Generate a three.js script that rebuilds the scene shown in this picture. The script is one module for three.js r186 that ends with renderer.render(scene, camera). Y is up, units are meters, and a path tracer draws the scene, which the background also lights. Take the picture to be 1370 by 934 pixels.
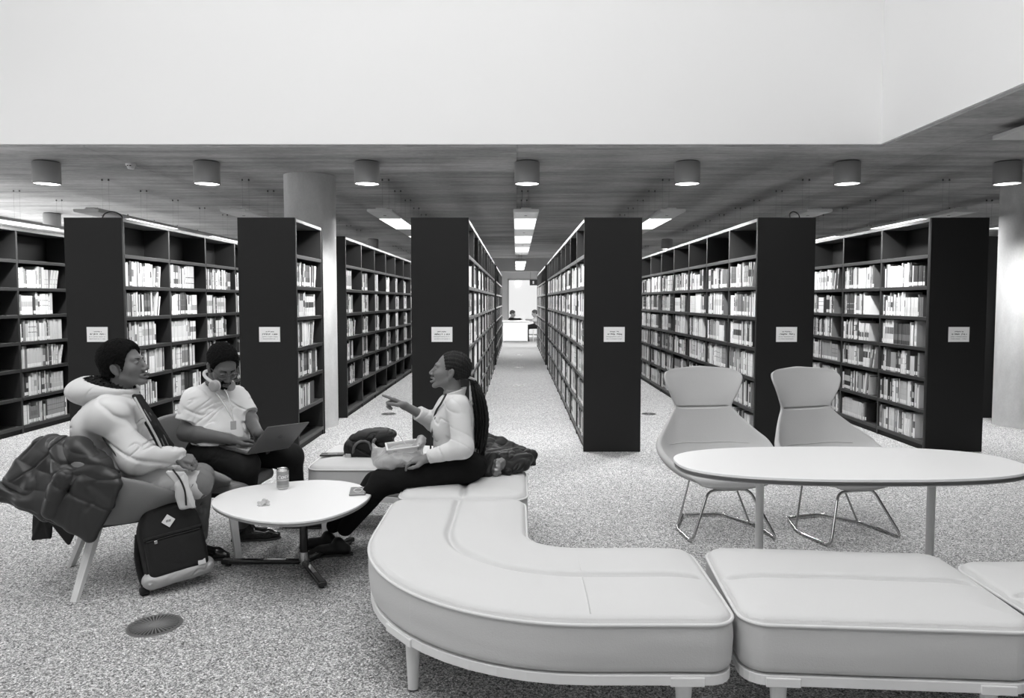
import * as THREE from 'three';
import { RoundedBoxGeometry } from 'three/addons/geometries/RoundedBoxGeometry.js';
import { mergeGeometries, mergeVertices } from 'three/addons/utils/BufferGeometryUtils.js';
import { RectAreaLightUniformsLib } from 'three/addons/lights/RectAreaLightUniformsLib.js';
RectAreaLightUniformsLib.init();

// ---------------------------------------------------------------- camera, exposure, large lights
const FOCAL = 960, CX = 691, CY = 452, PITCH = 3 * Math.PI / 180, EYE = 1.449;   // focal length and principal point in pixels of the 1370 x 934 frame
const scene = new THREE.Scene();
scene.background = new THREE.Color(0.75, 0.75, 0.75);
const camera = new THREE.PerspectiveCamera(2 * Math.atan(467 / FOCAL) * 180 / Math.PI, 1370 / 934, 0.05, 100);
camera.position.set(0, EYE, 0);
camera.rotation.x = -PITCH;
camera.setViewOffset(1370, 934, 685 - CX, 467 - CY, 1370, 934);
const renderer = new THREE.WebGLRenderer({ antialias: true });
renderer.toneMapping = THREE.LinearToneMapping;
renderer.toneMappingExposure = 1.24;
renderer.shadowMap.enabled = true;
const ATRIUM = { x0: -6.5, x1: 3.38, z0: 4.5, z1: -6.71, roof: 7.0 };
const CEIL = 2.86;
const SKYLIGHT = 4.1, PENDANT = 32, DOWNLIGHT = 21, WINDOW = 8, SIDELIGHT = 3.2;

// ---------------------------------------------------------------- helpers
const sinP = Math.sin(PITCH), cosP = Math.cos(PITCH);
const V = (x, y, z) => new THREE.Vector3(x, y, z);
function ray(px, py) {                                   // direction of a pixel, scaled so that it advances one metre along -z
  const rx = (px - CX) / FOCAL, ry = (CY - py) / FOCAL;
  const f = cosP + ry * sinP;                            // metres forward per unit of camera depth
  return { x: rx / f, y: (ry * cosP - sinP) / f };
}
const P = (px, py, d) => { const r = ray(px, py); return V(r.x * d, EYE + r.y * d, -d); };           // pixel at a distance d in front
const G = (px, py, h = 0) => { const r = ray(px, py); const d = (h - EYE) / r.y; return V(r.x * d, h, -d); };   // pixel on the level h
function project(x, y, z) { const d = -z, dy = y - EYE, zc = d * cosP - dy * sinP, yc = dy * cosP + d * sinP; return [CX + FOCAL * x / zc, CY - FOCAL * yc / zc, zc]; }
function rng(seed) { let s = seed | 0; return () => { s = (s + 0x6d2b79f5) | 0; let t = Math.imul(s ^ (s >>> 15), 1 | s); t = (t + Math.imul(t ^ (t >>> 7), 61 | t)) ^ t; return ((t ^ (t >>> 14)) >>> 0) / 4294967296; }; }
const lerp = (a, b, t) => a + (b - a) * t, clamp = (x, a, b) => Math.min(b, Math.max(a, x)), smooth = (a, b, x) => { const t = clamp((x - a) / (b - a), 0, 1); return t * t * (3 - 2 * t); };
const taken = new Map();
function numbered(name) { const n = taken.get(name) ?? 0; taken.set(name, n + 1); return n ? name + '_' + String(n).padStart(3, '0') : name; }
function shade(o) { o.castShadow = true; o.receiveShadow = true; return o; }
function tag(o, label, category, group) { o.userData.label = label; o.userData.category = category; if (group) o.userData.group = group; return o; }
function thing(name, label, category, pos = [0, 0, 0], turn = 0, group) {
  const o = new THREE.Group(); o.name = numbered(name); scene.add(o); o.position.set(...pos); o.rotation.y = turn; return tag(o, label, category, group);
}
function part(name, geometry, material, parent, label) {
  const m = shade(new THREE.Mesh(geometry, material)); m.name = name; parent.add(m); if (label) m.userData.label = label; return m;
}
function single(name, geometry, material, label, category, group) {
  const m = shade(new THREE.Mesh(geometry, material)); m.name = numbered(name); scene.add(m); return tag(m, label, category, group);
}
function struct(name, geometry, material) { const m = shade(new THREE.Mesh(geometry, material)); m.name = name; m.userData.kind = 'structure'; scene.add(m); return m; }
function box(x0, x1, y0, y1, z0, z1) { const g = new THREE.BoxGeometry(x1 - x0, y1 - y0, z1 - z0); g.translate((x0 + x1) / 2, (y0 + y1) / 2, (z0 + z1) / 2); return g; }
function rbox(x0, x1, y0, y1, z0, z1, r = 0.004, seg = 2) { const g = new RoundedBoxGeometry(Math.abs(x1 - x0), Math.abs(y1 - y0), Math.abs(z1 - z0), seg, r); g.translate((x0 + x1) / 2, (y0 + y1) / 2, (z0 + z1) / 2); return g; }
function merge(list) { return mergeGeometries(list.map((g) => { const n = g.index ? g.toNonIndexed() : g; for (const k of Object.keys(n.attributes)) if (!['position', 'normal', 'uv'].includes(k)) n.deleteAttribute(k); if (!n.attributes.uv) n.setAttribute('uv', new THREE.BufferAttribute(new Float32Array(n.attributes.position.count * 2), 2)); return n; })); }
function tube(points, r, seg = 24, rs = 8, closed = false, tension = 0.5) { return new THREE.TubeGeometry(new THREE.CatmullRomCurve3(points, closed, 'centripetal', tension), seg, r, rs, closed); }
function rod(a, b, ra, rb = ra, seg = 12) { const d = b.clone().sub(a), g = new THREE.CylinderGeometry(rb, ra, d.length(), seg); g.translate(0, d.length() / 2, 0); g.applyQuaternion(new THREE.Quaternion().setFromUnitVectors(V(0, 1, 0), d.normalize())); g.translate(a.x, a.y, a.z); return g; }
function polyTube(points, r, bend = 0.04, rs = 10) {     // a bent metal tube: straight runs with rounded corners
  const path = new THREE.CurvePath();
  let prev = points[0];
  for (let i = 1; i < points.length - 1; i++) {
    const a = points[i - 1], b = points[i], c = points[i + 1], l = Math.min(bend, a.distanceTo(b) / 2.2, b.distanceTo(c) / 2.2);
    const p = b.clone().lerp(a, l / a.distanceTo(b)), q = b.clone().lerp(c, l / b.distanceTo(c));
    path.add(new THREE.LineCurve3(prev, p)); path.add(new THREE.QuadraticBezierCurve3(p, b, q)); prev = q;
  }
  path.add(new THREE.LineCurve3(prev, points[points.length - 1]));
  const pts = []; for (const c of path.curves) { const n = c.isLineCurve3 ? 2 : 6; for (let i = 0; i < n; i++) pts.push(c.getPoint(i / n)); } pts.push(points[points.length - 1]);
  const clean = pts.filter((p, i) => !i || p.distanceTo(pts[i - 1]) > 1e-4);
  // sweep
  const pos = [], idx = []; let nrm = null;
  clean.forEach((p, i) => {
    const t = clean[Math.min(i + 1, clean.length - 1)].clone().sub(clean[Math.max(i - 1, 0)]).normalize();
    if (!nrm) nrm = (Math.abs(t.y) < 0.9 ? V(0, 1, 0) : V(1, 0, 0)).cross(t).normalize(); else nrm.sub(t.clone().multiplyScalar(nrm.dot(t))).normalize();
    const bn = t.clone().cross(nrm);
    for (let k = 0; k < rs; k++) { const a = k / rs * Math.PI * 2; const v = p.clone().addScaledVector(nrm, Math.cos(a) * r).addScaledVector(bn, Math.sin(a) * r); pos.push(v.x, v.y, v.z); }
    if (i) for (let k = 0; k < rs; k++) { const a = (i - 1) * rs + k, b = (i - 1) * rs + (k + 1) % rs; idx.push(a, b, a + rs, b, b + rs, a + rs); }
  });
  const e = (clean.length - 1) * rs; for (let k = 1; k < rs - 1; k++) { idx.push(0, k + 1, k, e, e + k, e + k + 1); }
  const g = new THREE.BufferGeometry(); g.setAttribute('position', new THREE.Float32BufferAttribute(pos, 3)); g.setIndex(idx); g.computeVertexNormals(); return g;
}
// value noise
function makeNoise(seed) {
  const r = rng(seed), perm = new Uint16Array(65536); const val = new Float32Array(4096); for (let i = 0; i < 4096; i++) val[i] = r() * 2 - 1;
  const h = (x, y, z) => val[((Math.imul(x, 73856093) ^ Math.imul(y, 19349663) ^ Math.imul(z, 83492791)) >>> 0) % 4093];
  return (x, y, z = 0) => {
    const xi = Math.floor(x), yi = Math.floor(y), zi = Math.floor(z); let u = x - xi, v = y - yi, w = z - zi; u = u * u * (3 - 2 * u); v = v * v * (3 - 2 * v); w = w * w * (3 - 2 * w);
    const a = lerp(lerp(h(xi, yi, zi), h(xi + 1, yi, zi), u), lerp(h(xi, yi + 1, zi), h(xi + 1, yi + 1, zi), u), v);
    const b = lerp(lerp(h(xi, yi, zi + 1), h(xi + 1, yi, zi + 1), u), lerp(h(xi, yi + 1, zi + 1), h(xi + 1, yi + 1, zi + 1), u), v);
    return lerp(a, b, w);
  };
}
const noise = makeNoise(7);
function texture(w, h, f, srgb = true, rx = 1, ry = 1) {  // f(x, y) gives a grey level 0..1 (as seen, sRGB) for a pixel
  const d = new Uint8Array(w * h * 4);
  for (let y = 0; y < h; y++) for (let x = 0; x < w; x++) { const v = clamp(Math.round(f(x, y) * 255), 0, 255), i = (y * w + x) * 4; d[i] = d[i + 1] = d[i + 2] = v; d[i + 3] = 255; }
  const t = new THREE.DataTexture(d, w, h); t.wrapS = t.wrapT = THREE.RepeatWrapping; t.magFilter = THREE.LinearFilter; t.minFilter = THREE.LinearMipmapLinearFilter; t.generateMipmaps = true;
  if (srgb) t.colorSpace = THREE.SRGBColorSpace; t.repeat.set(rx, ry); t.needsUpdate = true; return t;
}

function grey(v, rough = 0.6, more = {}) { const m = new THREE.MeshPhysicalMaterial({ roughness: rough, ...more }); m.color.setRGB(v, v, v); return m; }

// ---------------------------------------------------------------- materials
const carpetSize = 1024;
const carpetR = rng(11); const carpetRaw = new Float32Array(carpetSize * carpetSize);
{
  const n = 512, cell = new Float32Array(n * n); for (let i = 0; i < n * n; i++) cell[i] = carpetR();
  const c2 = new Float32Array(256 * 256); for (let i = 0; i < 65536; i++) c2[i] = carpetR();
  for (let y = 0; y < carpetSize; y++) for (let x = 0; x < carpetSize; x++) {
    const s = (a, m, X, Y) => { const xi = Math.floor(X), yi = Math.floor(Y), u = X - xi, v = Y - yi, g = (i, j) => a[((j % m + m) % m) * m + ((i % m + m) % m)]; return lerp(lerp(g(xi, yi), g(xi + 1, yi), u), lerp(g(xi, yi + 1), g(xi + 1, yi + 1), u), v); };
    carpetRaw[y * carpetSize + x] = 0.62 * s(cell, n, x / 2, y / 2) + 0.38 * s(c2, 256, x / 4, y / 4);
  }
}
const carpetMap = texture(carpetSize, carpetSize, (x, y) => { const v = carpetRaw[y * carpetSize + x]; return 0.65 + (v - 0.5) * 1.0; }, true, 1 / 1.6, 1 / 1.6);
const carpetBump = texture(carpetSize, carpetSize, (x, y) => carpetRaw[y * carpetSize + x], false, 1 / 1.6, 1 / 1.6);
const concreteMap = texture(1024, 1024, (x, y) => {
  const X = x / 128, Y = y / 128; // 8 m
  const per = (fx, fy, s) => { const w = (a, p) => a % p; return noise(X * fx, Y * fy, s); };
  let v = 0.62 + 0.05 * per(0.6, 2.2, 1) + 0.05 * per(1.3, 9, 2) + 0.035 * per(3, 26, 3) + 0.03 * per(14, 60, 4) + 0.02 * per(40, 40, 5);
  if (y % 256 < 2) v -= 0.05; if (x % 512 < 2) v -= 0.05;
  return v;
}, true, 1 / 8, 1 / 8);
const fabricBump = texture(512, 512, (x, y) => 0.5 + 0.25 * Math.sin(x * Math.PI / 2) * Math.sin(y * Math.PI / 2) + 0.25 * noise(x / 3, y / 3, 9), false, 1 / 0.5, 1 / 0.5);
const woodMap = texture(256, 512, (x, y) => 0.90 + 0.04 * noise(x / 6, y / 90, 3) + 0.03 * noise(x / 2.2, y / 60, 5), true, 4, 1);
const M = {
  carpet: grey(1, 1, { map: carpetMap, bumpMap: carpetBump, bumpScale: 0.004, specularIntensity: 0.15 }),
  concrete: grey(1.25, 0.85, { map: concreteMap, specularIntensity: 0.3 }),
  column: grey(0.95, 0.8, { map: null }),
  white: grey(0.92, 0.7), wallLight: grey(0.7, 0.8), wallDark: grey(0.14, 0.8),
  charcoal: grey(0.012, 0.6, { specularIntensity: 0.6 }), steel: grey(0.03, 0.42), shelfBack: grey(0.008, 0.7), rail: grey(0.2, 0.4),
  paper: grey(0.8, 0.8), lampBody: grey(0.42, 0.35, { metalness: 0.2 }), pendantBody: grey(0.62, 0.45), black: grey(0.015, 0.5),
  wire: grey(0.12, 0.4),
  chrome: grey(0.5, 0.12, { metalness: 1 }), darkSteel: grey(0.06, 0.25, { metalness: 0.6 }),
  tableWhite: grey(0.9, 0.35), tableEdge: grey(0.35, 0.5), legWhite: grey(0.86, 0.4), wood: grey(0.95, 0.6, { map: woodMap }),
  sofa: grey(0.64, 0.95, { bumpMap: fabricBump, bumpScale: 0.0006, sheen: 0.25, sheenRoughness: 0.6, sheenColor: new THREE.Color(1, 1, 1), specularIntensity: 0.2 }),
  piping: grey(0.68, 0.9, { specularIntensity: 0.2 }),
  lounge: grey(0.56, 0.95, { bumpMap: fabricBump, bumpScale: 0.0006, sheen: 0.2, sheenRoughness: 0.6, sheenColor: new THREE.Color(1, 1, 1), specularIntensity: 0.2 }),
  tub: grey(0.26, 0.95, { bumpMap: fabricBump, bumpScale: 0.0006, specularIntensity: 0.2 }),
};
const glow = (v) => { const m = new THREE.MeshStandardMaterial({ roughness: 0.6 }); m.color.setRGB(0.8, 0.8, 0.8); m.emissive.setRGB(v, v, v); return m; };
M.panelGlow = glow(1.4); M.lampGlow = glow(2.5); M.skyGlow = glow(1.0);

// ---------------------------------------------------------------- the setting
const FAR = -29.5, LEFT = -8.7, RIGHT = 10.5, BACK = 5.2;
function uvWorld(g, axis) { const p = g.attributes.position, uv = new Float32Array(p.count * 2); for (let i = 0; i < p.count; i++) { uv[2 * i] = axis === 'x' ? p.getZ(i) : p.getX(i); uv[2 * i + 1] = axis === 'y' ? p.getZ(i) : p.getY(i); } g.setAttribute('uv', new THREE.BufferAttribute(uv, 2)); return g; }
struct('floor', uvWorld(box(LEFT - 0.3, RIGHT + 0.3, -0.3, 0, FAR - 0.3, BACK + 0.3), 'y'), M.carpet);
{
  const s = new THREE.Shape([[LEFT - 0.3, -BACK - 0.3], [RIGHT + 0.3, -BACK - 0.3], [RIGHT + 0.3, -FAR + 0.3], [LEFT - 0.3, -FAR + 0.3]].map((p) => new THREE.Vector2(...p)));
  const o = [[ATRIUM.x0, -ATRIUM.z0], [ATRIUM.x0, -ATRIUM.z1], [ATRIUM.x1, -ATRIUM.z1], [ATRIUM.x1, -ATRIUM.z0]].map((p) => new THREE.Vector2(...p));
  s.holes.push(new THREE.Path(o));
  const g = new THREE.ExtrudeGeometry(s, { depth: 0.45, bevelEnabled: false }); g.rotateX(-Math.PI / 2); g.translate(0, CEIL, 0);
  struct('ceiling', g, M.concrete);
  const A = ATRIUM, t = 0.03, y0 = CEIL + 0.022;
  struct('wall_atrium_back', box(A.x0, A.x1, y0, A.roof, A.z1, A.z1 + t), M.white);
  struct('wall_atrium_right', box(A.x1 - t, A.x1, y0, A.roof, A.z1 + t, A.z0 - t), M.white);
  struct('wall_atrium_left', box(A.x0, A.x0 + t, y0, A.roof, A.z1 + t, A.z0 - t), M.white);
  struct('wall_atrium_front', box(A.x0, A.x1, y0, A.roof, A.z0 - t, A.z0), M.white);
  struct('ceiling_atrium', box(A.x0 - 0.2, A.x1 + 0.2, A.roof, A.roof + 0.2, A.z1 - 0.2, A.z0 + 0.2), M.white);
}
const sideWindows = [[-15.2, -7.4], [-5.8, -0.6]], sillY = 0.85, headY = 2.72;   // daylight side of the building
{
  const w = [[FAR, -15.2], [-7.4, -5.8], [-0.6, BACK]].map(([a, b]) => box(LEFT - 0.2, LEFT, 0, CEIL, a, b)); for (const [a, b] of sideWindows) w.push(box(LEFT - 0.2, LEFT, 0, sillY, a, b), box(LEFT - 0.2, LEFT, headY, CEIL, a, b));
  struct('wall_left', merge(w), M.wallLight);
  sideWindows.forEach(([a, b], i) => {
    const f = [box(LEFT - 0.12, LEFT - 0.05, sillY, sillY + 0.05, a, b), box(LEFT - 0.12, LEFT - 0.05, headY - 0.05, headY, a, b)]; const n = Math.round((b - a) / 1.3); for (let k = 0; k <= n; k++) { const z = lerp(a + 0.025, b - 0.025, k / n); f.push(box(LEFT - 0.12, LEFT - 0.05, sillY + 0.05, headY - 0.05, z - 0.025, z + 0.025)); }
    const win = struct('window_' + (i + 2), merge(f), grey(0.5, 0.4)); const glass = new THREE.MeshPhysicalMaterial({ transmission: 1, thickness: 0, roughness: 0.05 });
    for (let k = 0; k < n; k++) part('window_glass', box(LEFT - 0.09, LEFT - 0.08, sillY + 0.05, headY - 0.05, lerp(a + 0.025, b - 0.025, k / n) + 0.025, lerp(a + 0.025, b - 0.025, (k + 1) / n) - 0.025), glass, win);
    const l = new THREE.RectAreaLight(0xffffff, i ? SIDELIGHT * 0.4 : SIDELIGHT, b - a, headY - sillY); l.position.set(LEFT + 0.02, (sillY + headY) / 2, (a + b) / 2); l.rotation.y = -Math.PI / 2; l.name = 'side_daylight'; scene.add(l);
  });
}
struct('wall_right', box(RIGHT, RIGHT + 0.2, 0, CEIL, FAR, BACK), M.wallLight);
struct('wall_front', box(LEFT - 0.2, RIGHT + 0.2, 0, CEIL, BACK, BACK + 0.2), M.wallDark);
// far wall with a tall window opening in line with the central aisle
{
  const w0 = -0.37, w1 = 0.92, h1 = 2.33;
  struct('wall_back', merge([box(LEFT, w0, 0, CEIL, FAR - 0.2, FAR), box(w1, RIGHT, 0, CEIL, FAR - 0.2, FAR), box(w0, w1, h1, CEIL, FAR - 0.2, FAR)]), M.wallLight);
  const win = struct('window_1', merge([box(w0, w0 + 0.06, 0, h1, FAR - 0.12, FAR - 0.04), box(w1 - 0.06, w1, 0, h1, FAR - 0.12, FAR - 0.04), box(w0, w1, h1 - 0.06, h1, FAR - 0.12, FAR - 0.04), box(w0, w1, 0, 0.06, FAR - 0.12, FAR - 0.04)]), grey(0.5, 0.4));
  part('window_glass', box(w0 + 0.06, w1 - 0.06, 0.06, h1 - 0.06, FAR - 0.085, FAR - 0.075), new THREE.MeshPhysicalMaterial({ transmission: 1, thickness: 0, roughness: 0.05 }), win);
  struct('trim_1', box(LEFT, RIGHT, 2.42, CEIL, FAR + 5.0, FAR + 5.25), grey(0.42, 0.8));       // lowered bulkhead before the far wall
  const wl = new THREE.RectAreaLight(0xffffff, WINDOW, w1 - w0 - 0.12, h1 - 0.12); wl.position.set((w0 + w1) / 2, h1 / 2, FAR + 0.02); wl.rotation.y = Math.PI; wl.name = 'window_daylight'; scene.add(wl);
}
// luminous rooflight panels of the atrium
for (let i = 0; i < 3; i++) for (let j = 0; j < 3; j++) {
  const x = -3.6 + 2.3 * i, z = -3.5 + 2.3 * j, w = 1.5;
  const t = thing('rooflight', 'large square rooflight panel high above the lounge seating', 'skylight', [x, ATRIUM.roof, z], 0, 'rooflights over the atrium');
  part('frame', merge([box(-w / 2 - 0.06, w / 2 + 0.06, -0.08, 0, -w / 2 - 0.06, -w / 2), box(-w / 2 - 0.06, w / 2 + 0.06, -0.08, 0, w / 2, w / 2 + 0.06), box(-w / 2 - 0.06, -w / 2, -0.08, 0, -w / 2, w / 2), box(w / 2, w / 2 + 0.06, -0.08, 0, -w / 2, w / 2)]), M.white, t);
  part('diffuser', box(-w / 2, w / 2, -0.03, -0.01, -w / 2, w / 2), M.skyGlow, t);
  const l = new THREE.RectAreaLight(0xffffff, SKYLIGHT, w, w); l.position.set(x, ATRIUM.roof - 0.09, z); l.rotation.x = -Math.PI / 2; l.name = 'rooflight_glow'; scene.add(l);
}
// round concrete columns
const columnMap = texture(512, 512, (x, y) => 0.86 + 0.03 * noise(x / 90, y / 60, 2) + 0.02 * noise(x / 14, y / 22, 4) + 0.015 * noise(x / 3, y / 3, 6));
M.column.map = columnMap;
for (const [x, z, label] of [[-2.36, -8.27, 'pale round concrete column behind the short bookcase'], [5.86, -8.27, 'pale round concrete column beyond the outermost bookcase end']]) {
  const t = thing('column', label, 'column', [x, 0, z]);
  const g = new THREE.CylinderGeometry(0.285, 0.285, CEIL, 48, 1); g.translate(0, CEIL / 2, 0); part('shaft', g, M.column, t);
}

// ---------------------------------------------------------------- bookcases
const PITCHX = 1.634, ROW0 = 0.912, CASE_W = 0.545, FRONT = -6.8, BAY = 0.9, TOP = 2.226;
const LEVELS = [0.085, 0.392, 0.70, 0.993, 1.286, 1.58, 1.88, 2.19];
const rowX = (k) => ROW0 + PITCHX * k;
const ORD = ['zeroth', 'first', 'second', 'third', 'fourth', 'fifth', 'sixth', 'seventh', 'eighth', 'ninth', 'tenth', 'eleventh', 'twelfth', 'thirteenth', 'fourteenth', 'fifteenth', 'sixteenth', 'seventeenth', 'eighteenth', 'nineteenth', 'twentieth'];
const ord = (n) => n <= 20 ? ORD[n] : n < 30 ? 'twenty-' + ORD[n - 20] : n === 30 ? 'thirtieth' : 'thirty-' + ORD[n - 30];
const ROWS = [
  { k: -4, name: 'outer bookcase beyond the parka man', px: [0, 92] }, { k: -3, name: 'bookcase behind the parka man', px: [170, 322] }, { k: -2, name: 'short bookcase before the column', px: [402, 440] },
  { k: -1, name: 'bookcase behind the pointing woman', px: [629, 672] }, { k: 0, name: 'bookcase between sofa and lounge chairs', px: [733, 783] }, { k: 1, name: 'bookcase behind the lounge chairs', px: [858, 1013] },
  { k: 2, name: 'bookcase past the oval table', px: [1090, 1241] }, { k: 3, name: 'short bookcase beside the far column', px: [1364, 1370] },
];
const bookSlots = [];   // every compartment that a reader in the aisle faces
function bookcase(row, zFront, bays, label, opts = {}) {
  const x = rowX(row.k), side = row.k < 0 ? 1 : -1, zBack = zFront - 0.03 - bays * BAY, hw = CASE_W / 2;
  const t = thing('bookcase', label, 'bookcase', [x, 0, zFront], 0, 'black library bookcases');
  const L = zBack - zFront - 0.03;
  part('end_panel', rbox(-hw, hw, 0, TOP, -0.03, 0, 0.003), M.charcoal, t);
  part('end_panel', rbox(-hw, hw, 0, TOP, L, L + 0.03, 0.003), M.charcoal, t);
  part('top_board', rbox(-hw + 0.004, hw - 0.004, LEVELS[7], TOP - 0.004, L + 0.03, -0.03, 0.003), M.rail, t);
  part('back_panel', box(-0.006, 0.006, 0.02, LEVELS[7], L + 0.03, -0.03), M.shelfBack, t);
  part('plinth', box(-hw + 0.02, hw - 0.02, 0, LEVELS[0] - 0.024, L + 0.03, -0.03), M.charcoal, t);
  const up = rbox(-hw + 0.006, hw - 0.006, 0, LEVELS[7], -0.014, 0.014, 0.003);
  for (let b = 0; b <= bays; b++) { const u = part('upright', up, M.steel, t); u.position.z = -0.03 - b * BAY + (b === 0 ? -0.014 : b === bays ? 0.014 : 0); }
  const far = zFront < -15;
  const sl = far ? bays * BAY - 0.03 : BAY - 0.03;
  const shelfGeo = [1, -1].map((s) => merge([box(s > 0 ? 0.008 : -hw + 0.012, s > 0 ? hw - 0.012 : -0.008, -0.02, 0, -sl / 2, sl / 2), rbox(s > 0 ? hw - 0.016 : -hw + 0.004, s > 0 ? hw - 0.004 : -hw + 0.016, -0.032, 0.004, -sl / 2, sl / 2, 0.003)]));
  for (let l = 0; l < 7; l++) for (const s of [1, -1]) for (let b = 0; b < (far ? 1 : bays); b++) {
    const m = part('shelf', shelfGeo[s > 0 ? 0 : 1], M.steel, t); m.position.set(0, LEVELS[l], far ? (L) / 2 : -0.03 - (b + 0.5) * BAY);
  }
  for (let b = 0; b < bays; b++) for (let l = 0; l < 6; l++) bookSlots.push({ row, side, x: x + side * (hw - 0.016), y: LEVELS[l] + 0.001, z0: zFront - 0.03 - b * BAY - 0.018, z1: zFront - 0.03 - (b + 1) * BAY + 0.018, bay: b, level: l, head: LEVELS[l + 1] - LEVELS[l] - 0.035, far, ...opts });
  return t;
}
for (const row of ROWS) {
  const n = row.name, cap = (s) => s;
  const LBL = {
    '-4': 'long black bookcase, outermost, running past the parka man', '-3': 'long black bookcase whose end panel rises behind the parka man', '-2': 'one-bay black bookcase standing before the round column',
    '-1': 'long black bookcase whose end panel rises behind the pointing woman', '0': 'long black bookcase alone on open carpet between sofa and lounge chairs', '1': 'long black bookcase whose end panel rises between the two lounge chairs',
    '2': 'long black bookcase whose end panel rises behind the oval table', '3': 'one-bay black bookcase beside the column past the oval table',
  }[row.k];
  if (row.k === -2 || row.k === 3) {
    bookcase(row, FRONT, 1, LBL, { short: true });
    bookcase(row, -8.78, 7, row.k < 0 ? 'black bookcase continuing behind the column, lowest shelves empty' : 'black bookcase continuing behind the column beyond the oval table', { second: true });
  } else bookcase(row, FRONT, 9, LBL);
  bookcase(row, -16.0, 7, 'far black bookcase past the cross aisle, behind ' + n.replace('bookcase ', 'one ').replace('the ', ''), { beyond: true });
}
// ---------------------------------------------------------------- books
const bookR = rng(2024);
function bookBuffers() { return { pos: [], nrm: [], col: [], idx: [] }; }
function quad(B, a, b, c, d, n, v) { const i = B.pos.length / 3; for (const p of [a, b, c, d]) { B.pos.push(p[0], p[1], p[2]); B.nrm.push(n[0], n[1], n[2]); B.col.push(v, v, v); } B.idx.push(i, i + 1, i + 2, i, i + 2, i + 3); }
// a book standing at the origin: spine at x = 0 facing +x, thickness along z centred on 0, height along y, pages behind
function bookShape(B, w, h, d, tone, coverTone, style, r, simple, place) {
  const a = simple ? [[-w / 2, 0], [w / 2, 0]] : [[-w / 2, -Math.min(0.004, w * 0.18)], [-w * 0.2, -0.0004], [w * 0.2, -0.0004], [w / 2, -Math.min(0.004, w * 0.18)]];
  const bands = []; let y = 0;
  const lab = Math.min(0.035, h * 0.2), light = 0.78;
  if (style.label) { bands.push([0.012, tone]); bands.push([lab, light]); }
  if (style.title === 'block') { bands.push([h * 0.3 - 0.02, tone]); bands.push([h * 0.28, style.tone2]); }
  else if (style.title === 'bands') { for (let k = 0; k < 2; k++) { bands.push([h * 0.22, tone]); bands.push([h * 0.03, style.tone2]); } }
  else if (style.title === 'top') { bands.push([h * 0.55, tone]); bands.push([h, style.tone2]); }
  const rest = []; for (const [dy, v] of bands) { if (y >= h - 1e-4) break; const e = Math.min(h, y + dy); rest.push([y, e, v]); y = e; }
  if (y < h - 1e-4) rest.push([y, h, tone]);
  const q = (p0, p1, p2, p3, n, v) => quad(B, place(p0), place(p1), place(p2), place(p3), place(n, true), v);
  for (const [y0, y1, v] of rest) for (let k = 0; k < a.length - 1; k++) { const [z0, x0] = a[k], [z1, x1] = a[k + 1], l = Math.hypot(z1 - z0, x1 - x0); q([x0, y0, z0], [x0, y1, z0], [x1, y1, z1], [x1, y0, z1], [(z1 - z0) / l, 0, -(x1 - x0) / l], v); }
  const xe = a[0][1], pages = 0.72;
  q([-d, 0, -w / 2], [-d, h, -w / 2], [xe, h, -w / 2], [xe, 0, -w / 2], [0, 0, -1], coverTone);
  q([xe, 0, w / 2], [xe, h, w / 2], [-d, h, w / 2], [-d, 0, w / 2], [0, 0, 1], coverTone);
  const hp = simple ? h : h - 0.003;
  q([xe, hp, -w / 2], [-d, hp, -w / 2], [-d, hp, w / 2], [xe, hp, w / 2], [0, 1, 0], pages);
  q([xe, 0, w / 2], [-d, 0, w / 2], [-d, 0, -w / 2], [xe, 0, -w / 2], [0, -1, 0], pages);
  q([-d, 0, w / 2], [-d, h, w / 2], [-d, h, -w / 2], [-d, 0, -w / 2], [-1, 0, 0], pages);
}
function bookGeometry(B) { const g = new THREE.BufferGeometry(); g.setAttribute('position', new THREE.Float32BufferAttribute(B.pos, 3)); g.setAttribute('normal', new THREE.Float32BufferAttribute(B.nrm, 3)); g.setAttribute('color', new THREE.Float32BufferAttribute(B.col, 3)); g.setIndex(B.idx); return g; }
const bookMat = new THREE.MeshPhysicalMaterial({ vertexColors: true, roughness: 0.5 });
const books = [];
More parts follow.
